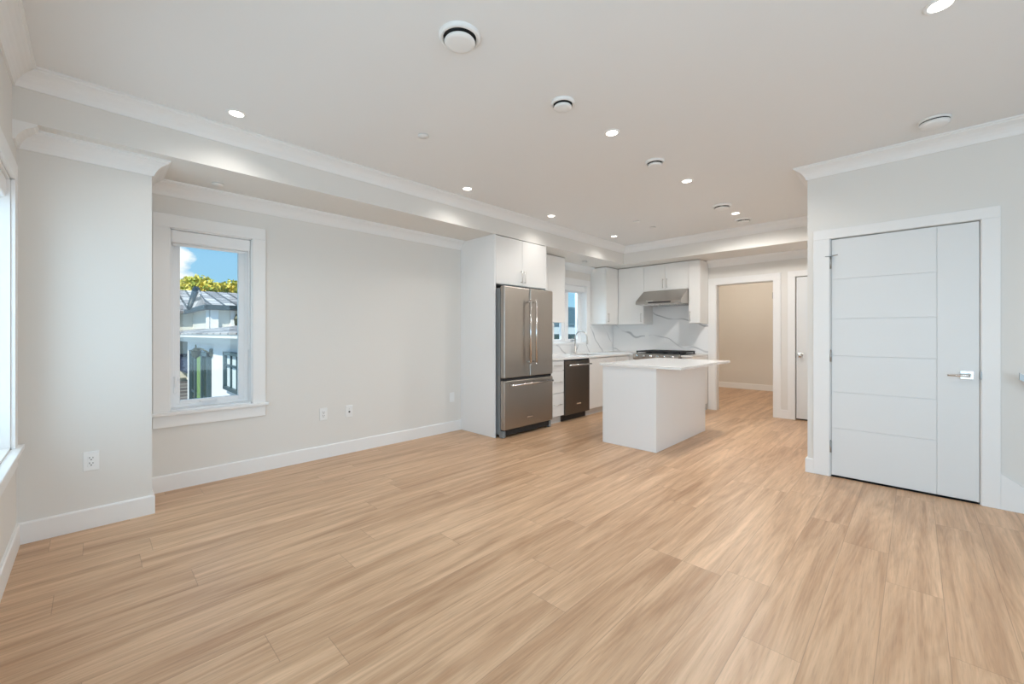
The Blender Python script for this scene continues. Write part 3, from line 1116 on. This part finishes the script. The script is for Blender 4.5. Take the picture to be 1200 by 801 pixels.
# backsplashes
mb = MB()
mb.box(XA + 0.0005, XA + 0.012, 4.259, 5.10, zt1, 1.394)
mb.box(XA + 0.0005, XA + 0.012, 5.10, 6.225, zt1, 1.044)
mb.box(XA + 0.0005, XA + 0.012, 6.226, YB - 0.012, zt1, 1.394)
tag(mb.build('backsplash', M_MARBLE, origin=(0, 0, 0)), 'grey-veined white marble backsplash along the wall under the kitchen window', 'backsplash')
mb = MB()
mb.box(XA + 0.013, -3.347, YB - 0.0115, YB - 0.0005, zt1, 1.394)
mb.box(-3.347, -2.581, YB - 0.0115, YB - 0.0005, zt1, 1.70)
mb.box(-2.581, -2.404, YB - 0.0115, YB - 0.0005, zt1, 1.394)
tag(mb.build('backsplash', M_MARBLE, origin=(1.3, 0.4, 0.9)), 'grey-veined white marble backsplash behind the gas range', 'backsplash')

# ------------------------------------------------------------------ refrigerator
t = thing('refrigerator', 'stainless steel french-door refrigerator with a bottom freezer drawer', 'refrigerator', (-3.75, 3.785, 0))
fr0, fr1 = 3.338, 4.232
xd0, xd1 = -3.468, -3.400
MB().box(-4.12, -3.476, 3.345, 4.225, 0.035, 1.765, bevel=0.004).build('body', M_FRSIDE, t)
mb = MB()
mb.box(-3.50, -3.43, fr0 + 0.02, fr1 - 0.02, 0.03, 0.092)
mb.build('toe_grille', M_BLACK, t)
for y0, y1 in ((3.346, 3.385), (4.185, 4.224)):
    mb = MB()
    mb.box(-3.50, -3.425, y0, y1, 0.004, 0.085, bevel=0.006)
    mb.lathe((-3.455, y0 + 0.006, 0.018), [(0.018, 0), (0.018, 0.026)], axis='y', n=16)
    mb.build('foot', M_FRSIDE, t)
ym = 3.785
dl = MB().box(xd0, xd1, fr0, ym - 0.003, 0.703, 1.785, bevel=0.012, seg=4).build('door', M_STEELV, t)
dr = MB().box(xd0, xd1, ym + 0.003, fr1, 0.703, 1.785, bevel=0.012, seg=4).build('door', M_STEELV, t)
fz = MB().box(xd0, xd1, fr0, fr1, 0.098, 0.672, bevel=0.012, seg=4).build('freezer_drawer', M_STEELV, t)
MB().box(-3.476, -3.425, fr0 + 0.01, fr1 - 0.01, 0.668, 0.708).build('gasket', M_BLACK, t)
for y, par in ((3.7325, dl), (3.8375, dr)):
    mb = MB()
    mb.rod((-3.343, y, 0.855), (-3.343, y, 1.638), 0.0125, 14)
    for z in (0.882, 1.612):
        mb.rod((xd1 - 0.002, y, z), (-3.343, y, z), 0.010, 10)
    for z in (0.855, 1.638):
        mb.lathe((-3.343, y, z), [(0.0135, -0.006), (0.0135, 0.006)], n=14)
    mb.build('handle', M_CHROME, par)
mb = MB()
mb.rod((-3.343, 3.405, 0.622), (-3.343, 4.165, 0.622), 0.0125, 14)
for y in (3.432, 4.138):
    mb.rod((xd1 - 0.002, y, 0.622), (-3.343, y, 0.622), 0.010, 10)
mb.build('handle', M_CHROME, fz)
MB().box(xd1, xd1 + 0.003, 3.735, 3.835, 0.196, 0.212, bevel=0.001).build('badge', M_CHROME, fz)

# ------------------------------------------------------------------ dishwasher
t = thing('dishwasher', 'dark stainless dishwasher with a bar handle under the worktop', 'dishwasher', (-3.7, 4.86, 0))
MB().box(-4.05, -3.492, 4.570, 5.150, 0.11, 0.860).build('body', M_BLACK, t)
dd = MB().box(-3.490, -3.448, 4.568, 5.156, 0.095, 0.842, bevel=0.004).build('door', M_DKSTEEL, t)
MB().box(-3.490, -3.456, 4.568, 5.156, 0.844, 0.863, bevel=0.003).build('control_strip', M_BLACK, t)
mb = MB()
mb.rod((-3.395, 4.60, 0.788), (-3.395, 5.125, 0.788), 0.012, 14)
for y in (4.625, 5.10):
    mb.rod((-3.45, y, 0.788), (-3.395, y, 0.788), 0.010, 10)
mb.build('handle', M_CHROME, dd)
MB().box(-3.4485, -3.4455, 4.83, 4.93, 0.222, 0.238, bevel=0.001).build('badge', M_CHROME, dd)
MB().box(-4.0, -3.52, 4.570, 5.150, 0.004, 0.105).build('toe_panel', M_BLACK, t)

# ------------------------------------------------------------------ gas range
t = thing('gas_range', 'stainless gas range with black cast-iron grates against the kitchen back wall', 'stove', (-2.96, 6.63, 0))
rx0, rx1 = -3.344, -2.584
MB().box(rx0, rx1, 6.325, 6.985, 0.06, 0.885, bevel=0.003).build('body', M_STEEL, t)
mb = MB().prism([(6.325, 0.800), (6.285, 0.800), (6.262, 0.838), (6.270, 0.898), (6.325, 0.908)], 'x', rx0, rx1)
cp = mb.build('control_panel', M_STEEL, t)
for k in range(6):
    x = rx0 + 0.085 + k * (rx1 - rx0 - 0.17) / 5
    MB().lathe((x, 6.268, 0.862), [(0.024, 0), (0.024, -0.012), (0.020, -0.03), (0.0, -0.031)], axis='y', n=18).build('knob', M_CHROME, cp)
od = MB().box(rx0 + 0.004, rx1 - 0.004, 6.290, 6.325, 0.20, 0.790, bevel=0.004).build('oven_door', M_STEEL, t)
MB().box(rx0 + 0.12, rx1 - 0.12, 6.287, 6.292, 0.33, 0.62, bevel=0.002).build('oven_glass', M_BLACK, od)
mb = MB()
mb.rod((rx0 + 0.06, 6.235, 0.735), (rx1 - 0.06, 6.235, 0.735), 0.012, 14)
for x in (rx0 + 0.09, rx1 - 0.09):
    mb.rod((x, 6.29, 0.735), (x, 6.235, 0.735), 0.010, 10)
mb.build('handle', M_CHROME, od)
MB().box(rx0 + 0.004, rx1 - 0.004, 6.295, 6.325, 0.065, 0.192, bevel=0.003).build('drawer', M_STEEL, t)
for x in (rx0 + 0.05, rx1 - 0.05):
    for y in (6.38, 6.93):
        MB().lathe((x, y, 0.0), [(0.018, 0), (0.018, 0.06)], n=12).build('foot', M_BLACK, t)
MB().box(rx0 + 0.006, rx1 - 0.006, 6.335, 6.98, 0.886, 0.902, bevel=0.004).build('cooktop', M_IRON, t)
for bx, by in ((-3.20, 6.50), (-3.20, 6.82), (-2.964, 6.66), (-2.73, 6.50), (-2.73, 6.82)):
    MB().lathe((bx, by, 0.902), [(0.045, 0), (0.045, 0.008), (0.034, 0.009), (0.034, 0.018), (0.0, 0.019)], n=20).build('burner', M_IRON, t)
for k in range(3):
    gx0 = rx0 + 0.014 + k * 0.2445
    gx1 = gx0 + 0.243
    gr = MB()
    for y in (6.36, 6.665, 6.955):
        gr.box(gx0, gx1, y - 0.007, y + 0.007, 0.925, 0.945, bevel=0.002)
    for x in (gx0 + 0.007, (gx0 + gx1) / 2, gx1 - 0.007):
        gr.box(x - 0.007, x + 0.007, 6.353, 6.962, 0.925, 0.945, bevel=0.002)
    for y in (6.50, 6.82):
        gr.box(gx0, gx1, y - 0.005, y + 0.005, 0.927, 0.943, bevel=0.002)
    for x in (gx0 + 0.01, gx1 - 0.01):
        for y in (6.37, 6.945):
            gr.box(x - 0.008, x + 0.008, y - 0.008, y + 0.008, 0.902, 0.928)
    gr.build('grate', M_IRON, t)

# ------------------------------------------------------------------ range hood
t = thing('range_hood', 'stainless under-cabinet range hood with a sloping front', 'range hood', (-2.964, 6.7, 1.70))
hx0, hx1 = -3.342, -2.586
mb = MB().prism([(7.0, 1.947), (6.645, 1.947), (6.365, 1.765), (6.355, 1.758), (6.355, 1.715), (6.375, 1.708), (7.0, 1.708)], 'x', hx0, hx1)
mb.build('body', M_STEEL, t)
MB().box(hx0 + 0.22, hx1 - 0.16, 6.351, 6.357, 1.722, 1.744, bevel=0.001).build('control_strip', M_BLACK, t)
MB().box(hx0 + 0.20, hx0 + 0.31, 6.350, 6.357, 1.748, 1.760, bevel=0.001).build('badge', M_CHROME, t)
for k in range(2):
    x0 = hx0 + 0.05 + k * 0.34
    fl_ = MB().box(x0, x0 + 0.32, 6.44, 6.92, 1.698, 1.709)
    for j in range(10):
        fl_.box(x0 + 0.02, x0 + 0.30, 6.46 + j * 0.045, 6.48 + j * 0.045, 1.694, 1.699)
    fl_.build('grease_filter', M_CHROME, t)
for x in (hx0 + 0.10, hx1 - 0.10):
    MB().lathe((x, 6.41, 1.709), [(0.028, 0), (0.028, -0.006), (0.0, -0.006)], n=18).build('hood_light', M_PLATE, t)

# ------------------------------------------------------------------ island
t = thing('kitchen_island', 'white panelled kitchen island standing free on the oak floor', 'kitchen island', (-2.22, 4.74, 0))
ix0, ix1, iy0, iy1 = -2.534, -1.900, 4.052, 5.430
MB().box(ix0 + 0.022, ix1 - 0.02, iy0 + 0.02, iy1 - 0.02, 0.0, ZT).build('body', M_CAB, t)
MB().box(ix0, ix1 - 0.0005, iy0, iy0 + 0.0195, 0.0, ZT, bevel=0.001).build('end_panel', M_ISL, t)
MB().box(ix0, ix1 - 0.0005, iy1 - 0.0195, iy1, 0.0, ZT, bevel=0.001).build('end_panel', M_ISL, t)
MB().box(ix1 - 0.0195, ix1, iy0 + 0.02, iy1 - 0.02, 0.0, ZT, bevel=0.001).build('back_panel', M_ISL, t)
for k in range(3):
    y0 = iy0 + 0.022 + k * 0.4447
    o = MB().box(ix0 + 0.002, ix0 + 0.021, y0, y0 + 0.4425, 0.10, ZT - 0.004, bevel=0.0015).build('door', M_CAB, t)
    mb = MB()
    handle_v(mb, ix0 + 0.002, y0 + 0.05, 0.66, 0.79, (-1, 0, 0))
    mb.build('handle', M_NICKEL, o)
tag(MB().box(-2.556, -1.636, 4.022, 5.51, zt0, zt1, bevel=0.002).build('worktop', M_QUARTZ), 'white quartz island worktop overhanging toward the doorway', 'worktop', 'white quartz worktops')

# ------------------------------------------------------------------ outlets


def outlet(label, wall_x, y, z, style):
    t = thing('wall_outlet', label, 'outlet', (wall_x, y, z - 0.06), 'white wall plates above the baseboard')
    MB().box(wall_x, wall_x + 0.006, y - 0.0365, y + 0.0365, z - 0.060, z + 0.060, bevel=0.003).build('cover_plate', M_PLATE, t)
    if style == 'duplex':
        ins = MB().box(wall_x + 0.005, wall_x + 0.0085, y - 0.017, y + 0.017, z - 0.034, z + 0.034, bevel=0.0015).build('receptacle', M_PLATE, t)
        for dz in (0.017, -0.017):
            s = MB()
            s.box(wall_x + 0.008, wall_x + 0.0092, y - 0.009, y - 0.006, z + dz, z + dz + 0.010)
            s.box(wall_x + 0.008, wall_x + 0.0092, y + 0.006, y + 0.009, z + dz, z + dz + 0.008)
            s.lathe((wall_x + 0.008, y, z + dz - 0.008), [(0.0035, 0), (0.0035, 0.0012)], axis='x', n=10)
            s.build('socket', M_SLOT, ins)
    elif style == 'jack':
        MB().lathe((wall_x + 0.005, y, z - 0.004), [(0.008, 0), (0.008, 0.010), (0.005, 0.010), (0.004, 0.014), (0, 0.014)], axis='x', n=14).build('jack', M_SLOT, t)
        MB().lathe((wall_x + 0.005, y, z + 0.024), [(0.003, 0), (0.003, 0.003), (0, 0.003)], axis='x', n=10).build('screw', M_HINGE, t)
    elif style == 'switch':
        MB().box(wall_x + 0.005, wall_x + 0.0085, y - 0.017, y + 0.017, z - 0.034, z + 0.034, bevel=0.0015).build('receptacle', M_PLATE, t)
    return t


outlet('white duplex outlet on the pier at far left, above the baseboard', XP, -0.007, 0.421, 'duplex')
outlet('white wall plate right of the window, nearest to the window', XA, 1.591, 0.432, 'duplex')
outlet('white wall plate with one dark jack, second to the right from the window', XA, 1.848, 0.427, 'jack')
outlet('faint white wall plate close to the tall refrigerator panel', XA, 3.164, 0.428, 'switch')
ob = thing('wall_outlet', 'white outlet on the marble backsplash below the cabinet left of the hood', 'outlet', (-3.46, YB, 1.14))
MB().box(-3.495, -3.425, YB - 0.018, YB - 0.0116, 1.13, 1.25, bevel=0.003).build('cover_plate', M_PLATE, ob)
MB().box(-3.477, -3.443, YB - 0.0205, YB - 0.017, 1.156, 1.224, bevel=0.0015).build('receptacle', M_PLATE, ob)

# ------------------------------------------------------------------ ceiling fixtures


def make_pot(label, loc, dim, spread):
    t = thing('ceiling_light', label, 'ceiling light', loc, 'recessed round ceiling lights')
    x, y, z = loc
    MB().lathe((x, y, z), [(0.058, 0.0), (0.058, -0.003), (0.054, -0.006), (0.044, -0.006), (0.041, -0.0035)], n=40, cap=False).build('trim_ring', M_VENT, t)
    MB().lathe((x, y, z - 0.001), [(0.042, 0), (0.042, -0.002), (0.0, -0.0022)], n=40).build('lens', M_LAMP, t)
    li = bpy.data.lights.new('lamp', 'SPOT')
    li.energy = POT_WATTS * dim
    li.color = POT_COL
    li.spot_size = math.radians(spread)
    li.spot_blend = 1.0 if spread < 160 else 0.45
    li.shadow_soft_size = 0.07
    o = bpy.data.objects.new('lamp', li)
    o.location = (0, 0, -0.012)
    o.parent = t
    C.objects.link(o)
    return t


pots = [((-3.23, 0.67), 'recessed ceiling light nearest the pier in the row beside the soffit'),
        ((-3.232, 2.65), 'recessed ceiling light second from the pier in the row beside the soffit'),
        ((-3.232, 3.99), 'recessed ceiling light in front of the refrigerator cabinet, row beside the soffit'),
        ((-3.233, 5.485), 'recessed ceiling light nearest the kitchen corner, row beside the soffit'),
        ((-1.583, 2.655), 'recessed ceiling light in the middle row, nearest the middle of the room'),
        ((-1.566, 3.993), 'recessed ceiling light of the middle row above the island'),
        ((-1.562, 5.475), 'recessed ceiling light of the middle row farthest back, between two vents'),
        ((0.079, 2.65), 'bright recessed ceiling light cut by the top edge at upper right')]
# lamp strengths invented to even the brightness: along the soffit, living side, island, kitchen
zones = {'soffit': (0.60, 145), 'living': (1.4, 150), 'island': (1.7, 165), 'kitchen': (3.1, 172)}
zone_of = ['soffit', 'soffit', 'soffit', 'soffit', 'living', 'island', 'kitchen', 'living']
first = {}
for ((x, y), lab), zn in zip(pots, zone_of):
    if zn in first:
        copy_thing(first[zn], (x, y, ZC), lab)
    else:
        first[zn] = make_pot(lab, (x, y, ZC), *zones[zn])


def vent(label, x, y, r, z=ZC, gap=True):
    t = thing('ceiling_vent', label, 'vent', (x, y, z), 'round white ceiling vents')
    MB().lathe((x, y, z), [(r, 0.0), (r, -0.006), (r * 0.94, -0.016), (r * 0.84, -0.019), (r * 0.79, -0.012), (r * 0.78, -0.001)], n=44, cap=False).build('vent_ring', M_VENT, t)
    MB().lathe((x, y, z), [(r * 0.79, -0.0005), (r * 0.79, -0.004), (0, -0.004)], n=40).build('vent_throat', M_BLACK, t)
    MB().lathe((x, y, z - 0.005), [(r * 0.18, 0.0), (r * 0.18, -0.018), (r * 0.70, -0.020), (r * 0.745, -0.026), (r * 0.68, -0.034), (r * 0.52, -0.037), (0, -0.0375)], n=44).build('vent_disc', M_VENT, t)


vent('large round white ceiling vent nearest the camera, at the top of the photo', -1.607, 1.27, 0.102)
vent('small round white ceiling vent second nearest, just before the middle downlight', -1.600, 2.091, 0.075)
vent('small flat round white ceiling vent between two middle-row downlights', -1.586, 3.355, 0.078)
vent('round white ceiling vent behind the island, left of the farthest downlight', -1.585, 5.05, 0.100)
vent('round white ceiling vent farthest back, close to the kitchen crown moulding', -1.579, 5.848, 0.095)

t = thing('smoke_alarm', 'round white smoke alarm on the ceiling above the large white door', 'smoke alarm', (0.092, 4.046, ZC))
MB().lathe((0.092, 4.046, ZC), [(0.082, 0), (0.082, -0.010), (0.076, -0.014)], n=40).build('base', M_VENT, t)
MB().lathe((0.092, 4.046, ZC), [(0.076, -0.012), (0.076, -0.022)], n=40).build('vent_slot', M_BLACK, t)
MB().lathe((0.092, 4.046, ZC), [(0.077, -0.021), (0.076, -0.034), (0.060, -0.044), (0.0, -0.046)], n=40).build('cover', M_VENT, t)
MB().lathe((0.092, 4.02, ZC - 0.0425), [(0.008, 0), (0.008, -0.003), (0, -0.003)], n=12).build('test_button', M_PLATE, t)

sp = [((-2.60, 1.712, ZC), 'flat white sprinkler cover on the open ceiling left of the vents'),
      ((-2.596, 4.963, ZC), 'flat white sprinkler cover on the ceiling in front of the sink, nearer one'),
      ((-2.582, 5.399, ZC), 'flat white sprinkler cover on the ceiling in front of the hood, farther one'),
      ((-3.908, 0.685, ZS), 'flat white sprinkler cover under the soffit above the window by the pier'),
      ((-3.832, 5.584, ZS), 'flat white sprinkler cover under the soffit above the kitchen window')]
for (x, y, z), lab in sp:
    o = MB().lathe((x, y, z), [(0.036, 0.0), (0.036, -0.006), (0.040, -0.007), (0.040, -0.010), (0.0, -0.012)], n=28).build('sprinkler_cover', M_VENT, origin=(x, y, z))
    tag(o, lab, 'sprinkler', 'flat round sprinkler covers')

# hall lamp, unseen, added for its warm light
t = thing('added_hall_light', 'added round flush ceiling light, unseen in the hall beyond the doorway', 'ceiling light', (-2.4, 8.7, ZC))
MB().lathe((-2.4, 8.7, ZC), [(0.13, 0), (0.13, -0.03), (0.12, -0.035)], n=32).build('rim', M_VENT, t)
MB().lathe((-2.4, 8.7, ZC), [(0.12, -0.034), (0.10, -0.055), (0, -0.065)], n=32).build('lens', M_LAMP, t)
li = bpy.data.lights.new('lamp', 'POINT')
li.energy = HALL_WATTS
li.color = (1.0, 0.94, 0.84)
li.shadow_soft_size = 0.1
o = bpy.data.objects.new('lamp', li)
o.location = (0, 0, -0.12)
o.parent = t
C.objects.link(o)

# handrail of the stairs, its end just enters the frame at the right
t = thing('stair_handrail', 'dark metal handrail end at the right edge beside the white door', 'handrail', (0.5, YR, 0.9))
mb = MB()
sl = -0.735
a_, b_ = (0.500, 0.958), (2.30, 0.958 + sl * 1.80)
mb.prism([(a_[0], a_[1] - 0.045), (b_[0], b_[1] - 0.045), (b_[0], b_[1]), (a_[0], a_[1])], 'y', YR - 0.075, YR - 0.050)
mb.build('rail', M_HINGE, t)
for x in (0.60, 1.9):
    z = 0.958 + sl * (x - 0.5) - 0.045
    mb = MB()
    mb.tube([(x, YR - 0.062, z + 0.005), (x, YR - 0.062, z - 0.03), (x, YR - 0.03, z - 0.05), (x, YR, z - 0.05)], 0.007, 8)
    mb.lathe((x, YR, z - 0.05), [(0.025, 0), (0.025, -0.005), (0.012, -0.008)], axis='y', n=16)
    mb.build('bracket', M_HINGE, t)

# ------------------------------------------------------------------ outside
struct('ground', MB().box(-90, 60, -60, 60, -3.4, -3.0), M_GROUND)

h = thing('neighbour_house', 'white stucco house with dark french doors and grey shingle roof outside the window', 'house', (-16, 3.5, -3.0))
MB().box(-18.8, -9.5, 2.4, 3.6, -3.0, 1.0).build('wall', M_STUCCO, h)
mb = MB()
mb.box(-21.5, -9.3, 2.22, 3.6, 0.97, 1.06)
mb.box(-21.5, -9.2, 2.12, 3.6, 1.06, 1.13)
mb.box(-21.5, -9.1, 2.02, 3.6, 1.13, 1.21)
mb.build('cornice', M_EXTRIM, h)
MB().prism([(2.0, 1.21), (2.0, 1.25), (6.2, 1.92), (6.2, 1.85)], 'x', -24.0, -9.0).build('lower_roof', M_SHINGLE, h)
# french doors
dr_ = MB()
dx0, dx1, dz0, dz1 = -17.75, -14.5, -1.75, 0.68
yy = 2.4
for x in (dx0, dx0 + 1.05, dx1 - 1.1, dx1 - 0.14):
    dr_.box(x, x + 0.14, yy - 0.10, yy + 0.02, dz0, dz1)
dr_.box(dx0, dx1, yy - 0.10, yy + 0.02, dz1 - 0.12, dz1)
dr_.box(dx0, dx1, yy - 0.10, yy + 0.02, dz0, dz0 + 0.15)
dr_.box(dx0, dx1, yy - 0.06, yy + 0.02, -0.72, -0.66)
fd = dr_.build('french_door', M_TEAL, h)
MB().box(dx0 + 0.14, dx1 - 0.14, yy - 0.03, yy - 0.01, dz0 + 0.1, dz1 - 0.1).build('pane', M_DARKGLASS, fd)
refl = MB()
for k in range(9):
    refl.box(dx0 + 1.25 + k * 0.09, dx0 + 1.33 + k * 0.09, yy - 0.055 - 0.012 * (k % 2), yy - 0.032, dz0 + 0.16, dz1 - 0.13)
refl.build('foliage_reflection', M_LEAFREFL, fd)  # green strips painted as the foliage reflected in the glass
wn = MB()
wx0, wx1, wz0, wz1 = -12.5, -10.6, -0.16, 0.78
for x in (wx0, wx1 - 0.12):
    wn.box(x, x + 0.12, yy - 0.10, yy + 0.02, wz0, wz1)
wn.box(wx0, wx1, yy - 0.10, yy + 0.02, wz1 - 0.08, wz1)
wn.box(wx0, wx1, yy - 0.10, yy + 0.02, wz0, wz0 + 0.08)
for x in (wx0 + 0.62, wx0 + 1.22):
    wn.box(x, x + 0.05, yy - 0.07, yy + 0.02, wz0, wz1)
wn.box(wx0, wx1, yy - 0.07, yy + 0.02, 0.42, 0.47)
wo = wn.build('window', M_TEAL, h)
MB().box(wx0 + 0.1, wx1 - 0.1, yy - 0.03, yy - 0.01, wz0 + 0.06, wz1 - 0.06).build('pane', M_PALE, wo)
# wall lantern
ln = MB()
lx, ly, lz = -14.6, 2.05, 0.60
ln.lathe((lx, ly, lz), [(0.02, -0.07), (0.05, -0.04), (0.09, 0.0), (0.11, 0.13), (0.14, 0.145), (0.07, 0.20), (0.02, 0.24), (0.02, 0.31), (0.0, 0.33)], n=10, smooth=False)
ln.tube([(lx, ly, lz + 0.22), (lx + 0.1, ly + 0.12, lz + 0.20), (lx + 0.2, ly + 0.25, lz + 0.10), (lx + 0.2, 2.38, lz + 0.08)], 0.022, 8)
ln.box(lx + 0.10, lx + 0.30, 2.34, 2.41, lz - 0.02, lz + 0.20, bevel=0.02)
ln.build('wall_lantern', M_BRONZE, h)
# recessed wing at the left
MB().box(-30, -18.81, 3.3, 3.6, -3.0, 1.0).build('wing_wall', M_BLUEGREY, h)
MB().prism([(3.3, 0.35), (2.75, 0.10), (2.75, -0.42), (3.3, -0.42)], 'x', -27, -19.0).build('awning', M_NAVY, h)
MB().box(-27, -19.0, 3.0, 3.29, -0.85, -0.44).build('stone_band', M_CREAM, h)
MB().box(-27, -19.0, 3.05, 3.29, -3.0, -1.05).build('brick_base', M_BRICK, h)
MB().prism([(-24.0, 0.32), (-23.5, 0.20), (-23.5, -0.28), (-24.0, -0.28)], 'y', 2.68, 3.28).build('awning', M_NAVY, h)
MB().box(-24.0, -23.75, 2.66, 3.28, -0.76, -0.33).build('stone_band', M_CREAM, h)
MB().box(-24.0, -23.80, 2.66, 3.28, -3.0, -0.93).build('brick_base', M_BRICK, h)
# upper storey: an eave corner pointing at us
ex, ey, ez = -18.74, 2.90, 2.32
MB().box(-28.0, ex - 0.35, ey + 0.35, 12.0, 1.0, 2.2).build('upper_wall', M_STUCCO2, h)
for x0, x1, y0, y1 in ((-19.85, -19.0, 3.10, 3.30), (-19.12, -18.98, 3.10, 3.36), (-19.12, -18.98, 3.75, 3.88)):
    MB().box(x0, x1, y0, y1, 1.2, 2.16).build('pilaster', M_EXTRIM, h)
mb = MB()
mb.box(-28.3, ex, ey - 0.02, ey + 0.12, ez - 0.19, ez, bevel=0.03)
mb.box(ex - 0.14, ex, ey, 12.3, ez - 0.19, ez, bevel=0.03)
mb.build('gutter', M_GUTTER, h)
MB().box(-28.2, ex - 0.1, ey + 0.1, 12.2, ez - 0.12, ez - 0.06).build('eave_soffit', M_EXTRIM, h)
zr = 3.15
mb = MB().poly([(-21.8, ey, ez), (ex, ey, ez), (ex, 12.3, ez), (-22.8, 12.3, zr), (-22.8, ey + 0.4, zr), (-22.8, 12.3, ez), (-22.9, ey, ez)],
               [(1, 2, 3, 4), (0, 1, 4), (6, 0, 4), (2, 5, 3), (5, 6, 4, 3), (6, 5, 2, 1, 0)])
mb.build('upper_roof', M_SHINGLE, h)
MB().poly([(-23.6, 2.3, 2.27), (-23.6, 12.0, 2.27), (-28.2, 12.0, 3.60), (-28.2, 2.3, 3.60), (-23.6, 2.3, 2.17), (-23.6, 12.0, 2.17), (-28.2, 12.0, 3.50), (-28.2, 2.3, 3.50)],
          [(0, 1, 2, 3), (7, 6, 5, 4), (0, 4, 5, 1), (1, 5, 6, 2), (2, 6, 7, 3), (3, 7, 4, 0)]).build('rear_roof', M_SHINGLE, h)
MB().prism([(-24.0, -3.0), (-24.0, 2.2), (-28.0, 3.35), (-28.0, -3.0)], 'y', 2.7, 11.8).build('rear_wall', M_STUCCO2, h)
MB().tube([(-21.75, 2.87, 2.30), (-22.8, 3.22, 3.25)], 0.13, 6).build('roof_flashing', M_GUTTER, h)
MB().tube([(ex, ey, ez + 0.02), (-22.8, ey + 0.4, zr + 0.02)], 0.04, 6).build('hip_cap', M_SHINGLE, h)
MB().lathe((-18.92, 3.93, 1.72), [(0.02, -0.2), (0.07, -0.1), (0.09, 0.1), (0.03, 0.25), (0, 0.3)], n=8, smooth=False).build('wall_lantern', M_BRONZE, h)


def tree(label, x, y, zb, zc, rx, rz, n, mat, seed, group='trees beyond the house'):
    rnd = random.Random(seed)
    t = thing('tree', label, 'tree', (x, y, zb), group)
    MB().tube([(x, y, zb), (x + 0.2, y, (zb + zc) / 2), (x, y + 0.2, zc)], [0.25, 0.18, 0.08], 8).build('trunk', M_BARK, t)
    bl = [(rnd.uniform(-0.7, 0.7) * rx, rnd.uniform(-0.7, 0.7) * rx, rnd.uniform(-0.5, 0.55) * rz, rnd.uniform(0.35, 0.55)) for _ in range(14)]
    mb = MB()
    for _ in range(n):
        bx, by, bz, br = rnd.choice(bl)
        d = Vector((rnd.gauss(0, 1), rnd.gauss(0, 1), rnd.gauss(0, 1))).normalized() * (rnd.random() ** 0.4) * br
        c = Vector((x + bx + d.x * rx, y + by + d.y * rx, zc + bz + d.z * rz))
        s = rnd.uniform(0.07, 0.16)
        u = Vector((rnd.gauss(0, 1), rnd.gauss(0, 1), rnd.gauss(0, 1))).normalized()
        v = u.orthogonal().normalized()
        mb.poly([c - u * s, c + v * s * 0.5, c + u * s, c - v * s * 0.5], [(0, 1, 2, 3)])
    mb.build('foliage', mat, t)


tree('yellow-green leafy tree top above the middle of the grey roof, outside the window', -31.0, 5.3, -3.0, 3.68, 1.75, 1.2, 6000, M_LEAFY, 3)
tree('greener tree top at the left behind the grey roof, outside the window', -36.0, 3.5, -3.0, 3.8, 1.5, 1.2, 4200, M_LEAFG, 8)

h2 = thing('neighbour_house', 'pale house with dark roof glimpsed through the kitchen window', 'house', (-9.5, 11, -3.0))
MB().box(-13, -8.2, 8.5, 15.0, -3.0, 1.55).build('wall', M_PALE, h2)
MB().poly([(-8.15, 8.2, 1.52), (-8.15, 15.3, 1.52), (-9.6, 15.3, 2.27), (-9.6, 8.2, 2.27), (-13.2, 8.2, 1.52), (-13.2, 15.3, 1.52)],
          [(0, 1, 2, 3), (3, 2, 5, 4), (0, 3, 4), (1, 5, 2), (0, 4, 5, 1)]).build('roof', M_TEALROOF, h2)
for y0 in (9.2, 11.0, 12.8):
    wf = MB().box(-8.2, -8.14, y0, y0 + 1.3, 0.84, 1.22).build('window', M_TEAL, h2)
    MB().box(-8.145, -8.13, y0 + 0.06, y0 + 1.24, 0.88, 1.18).build('pane', M_DARKGLASS, wf)
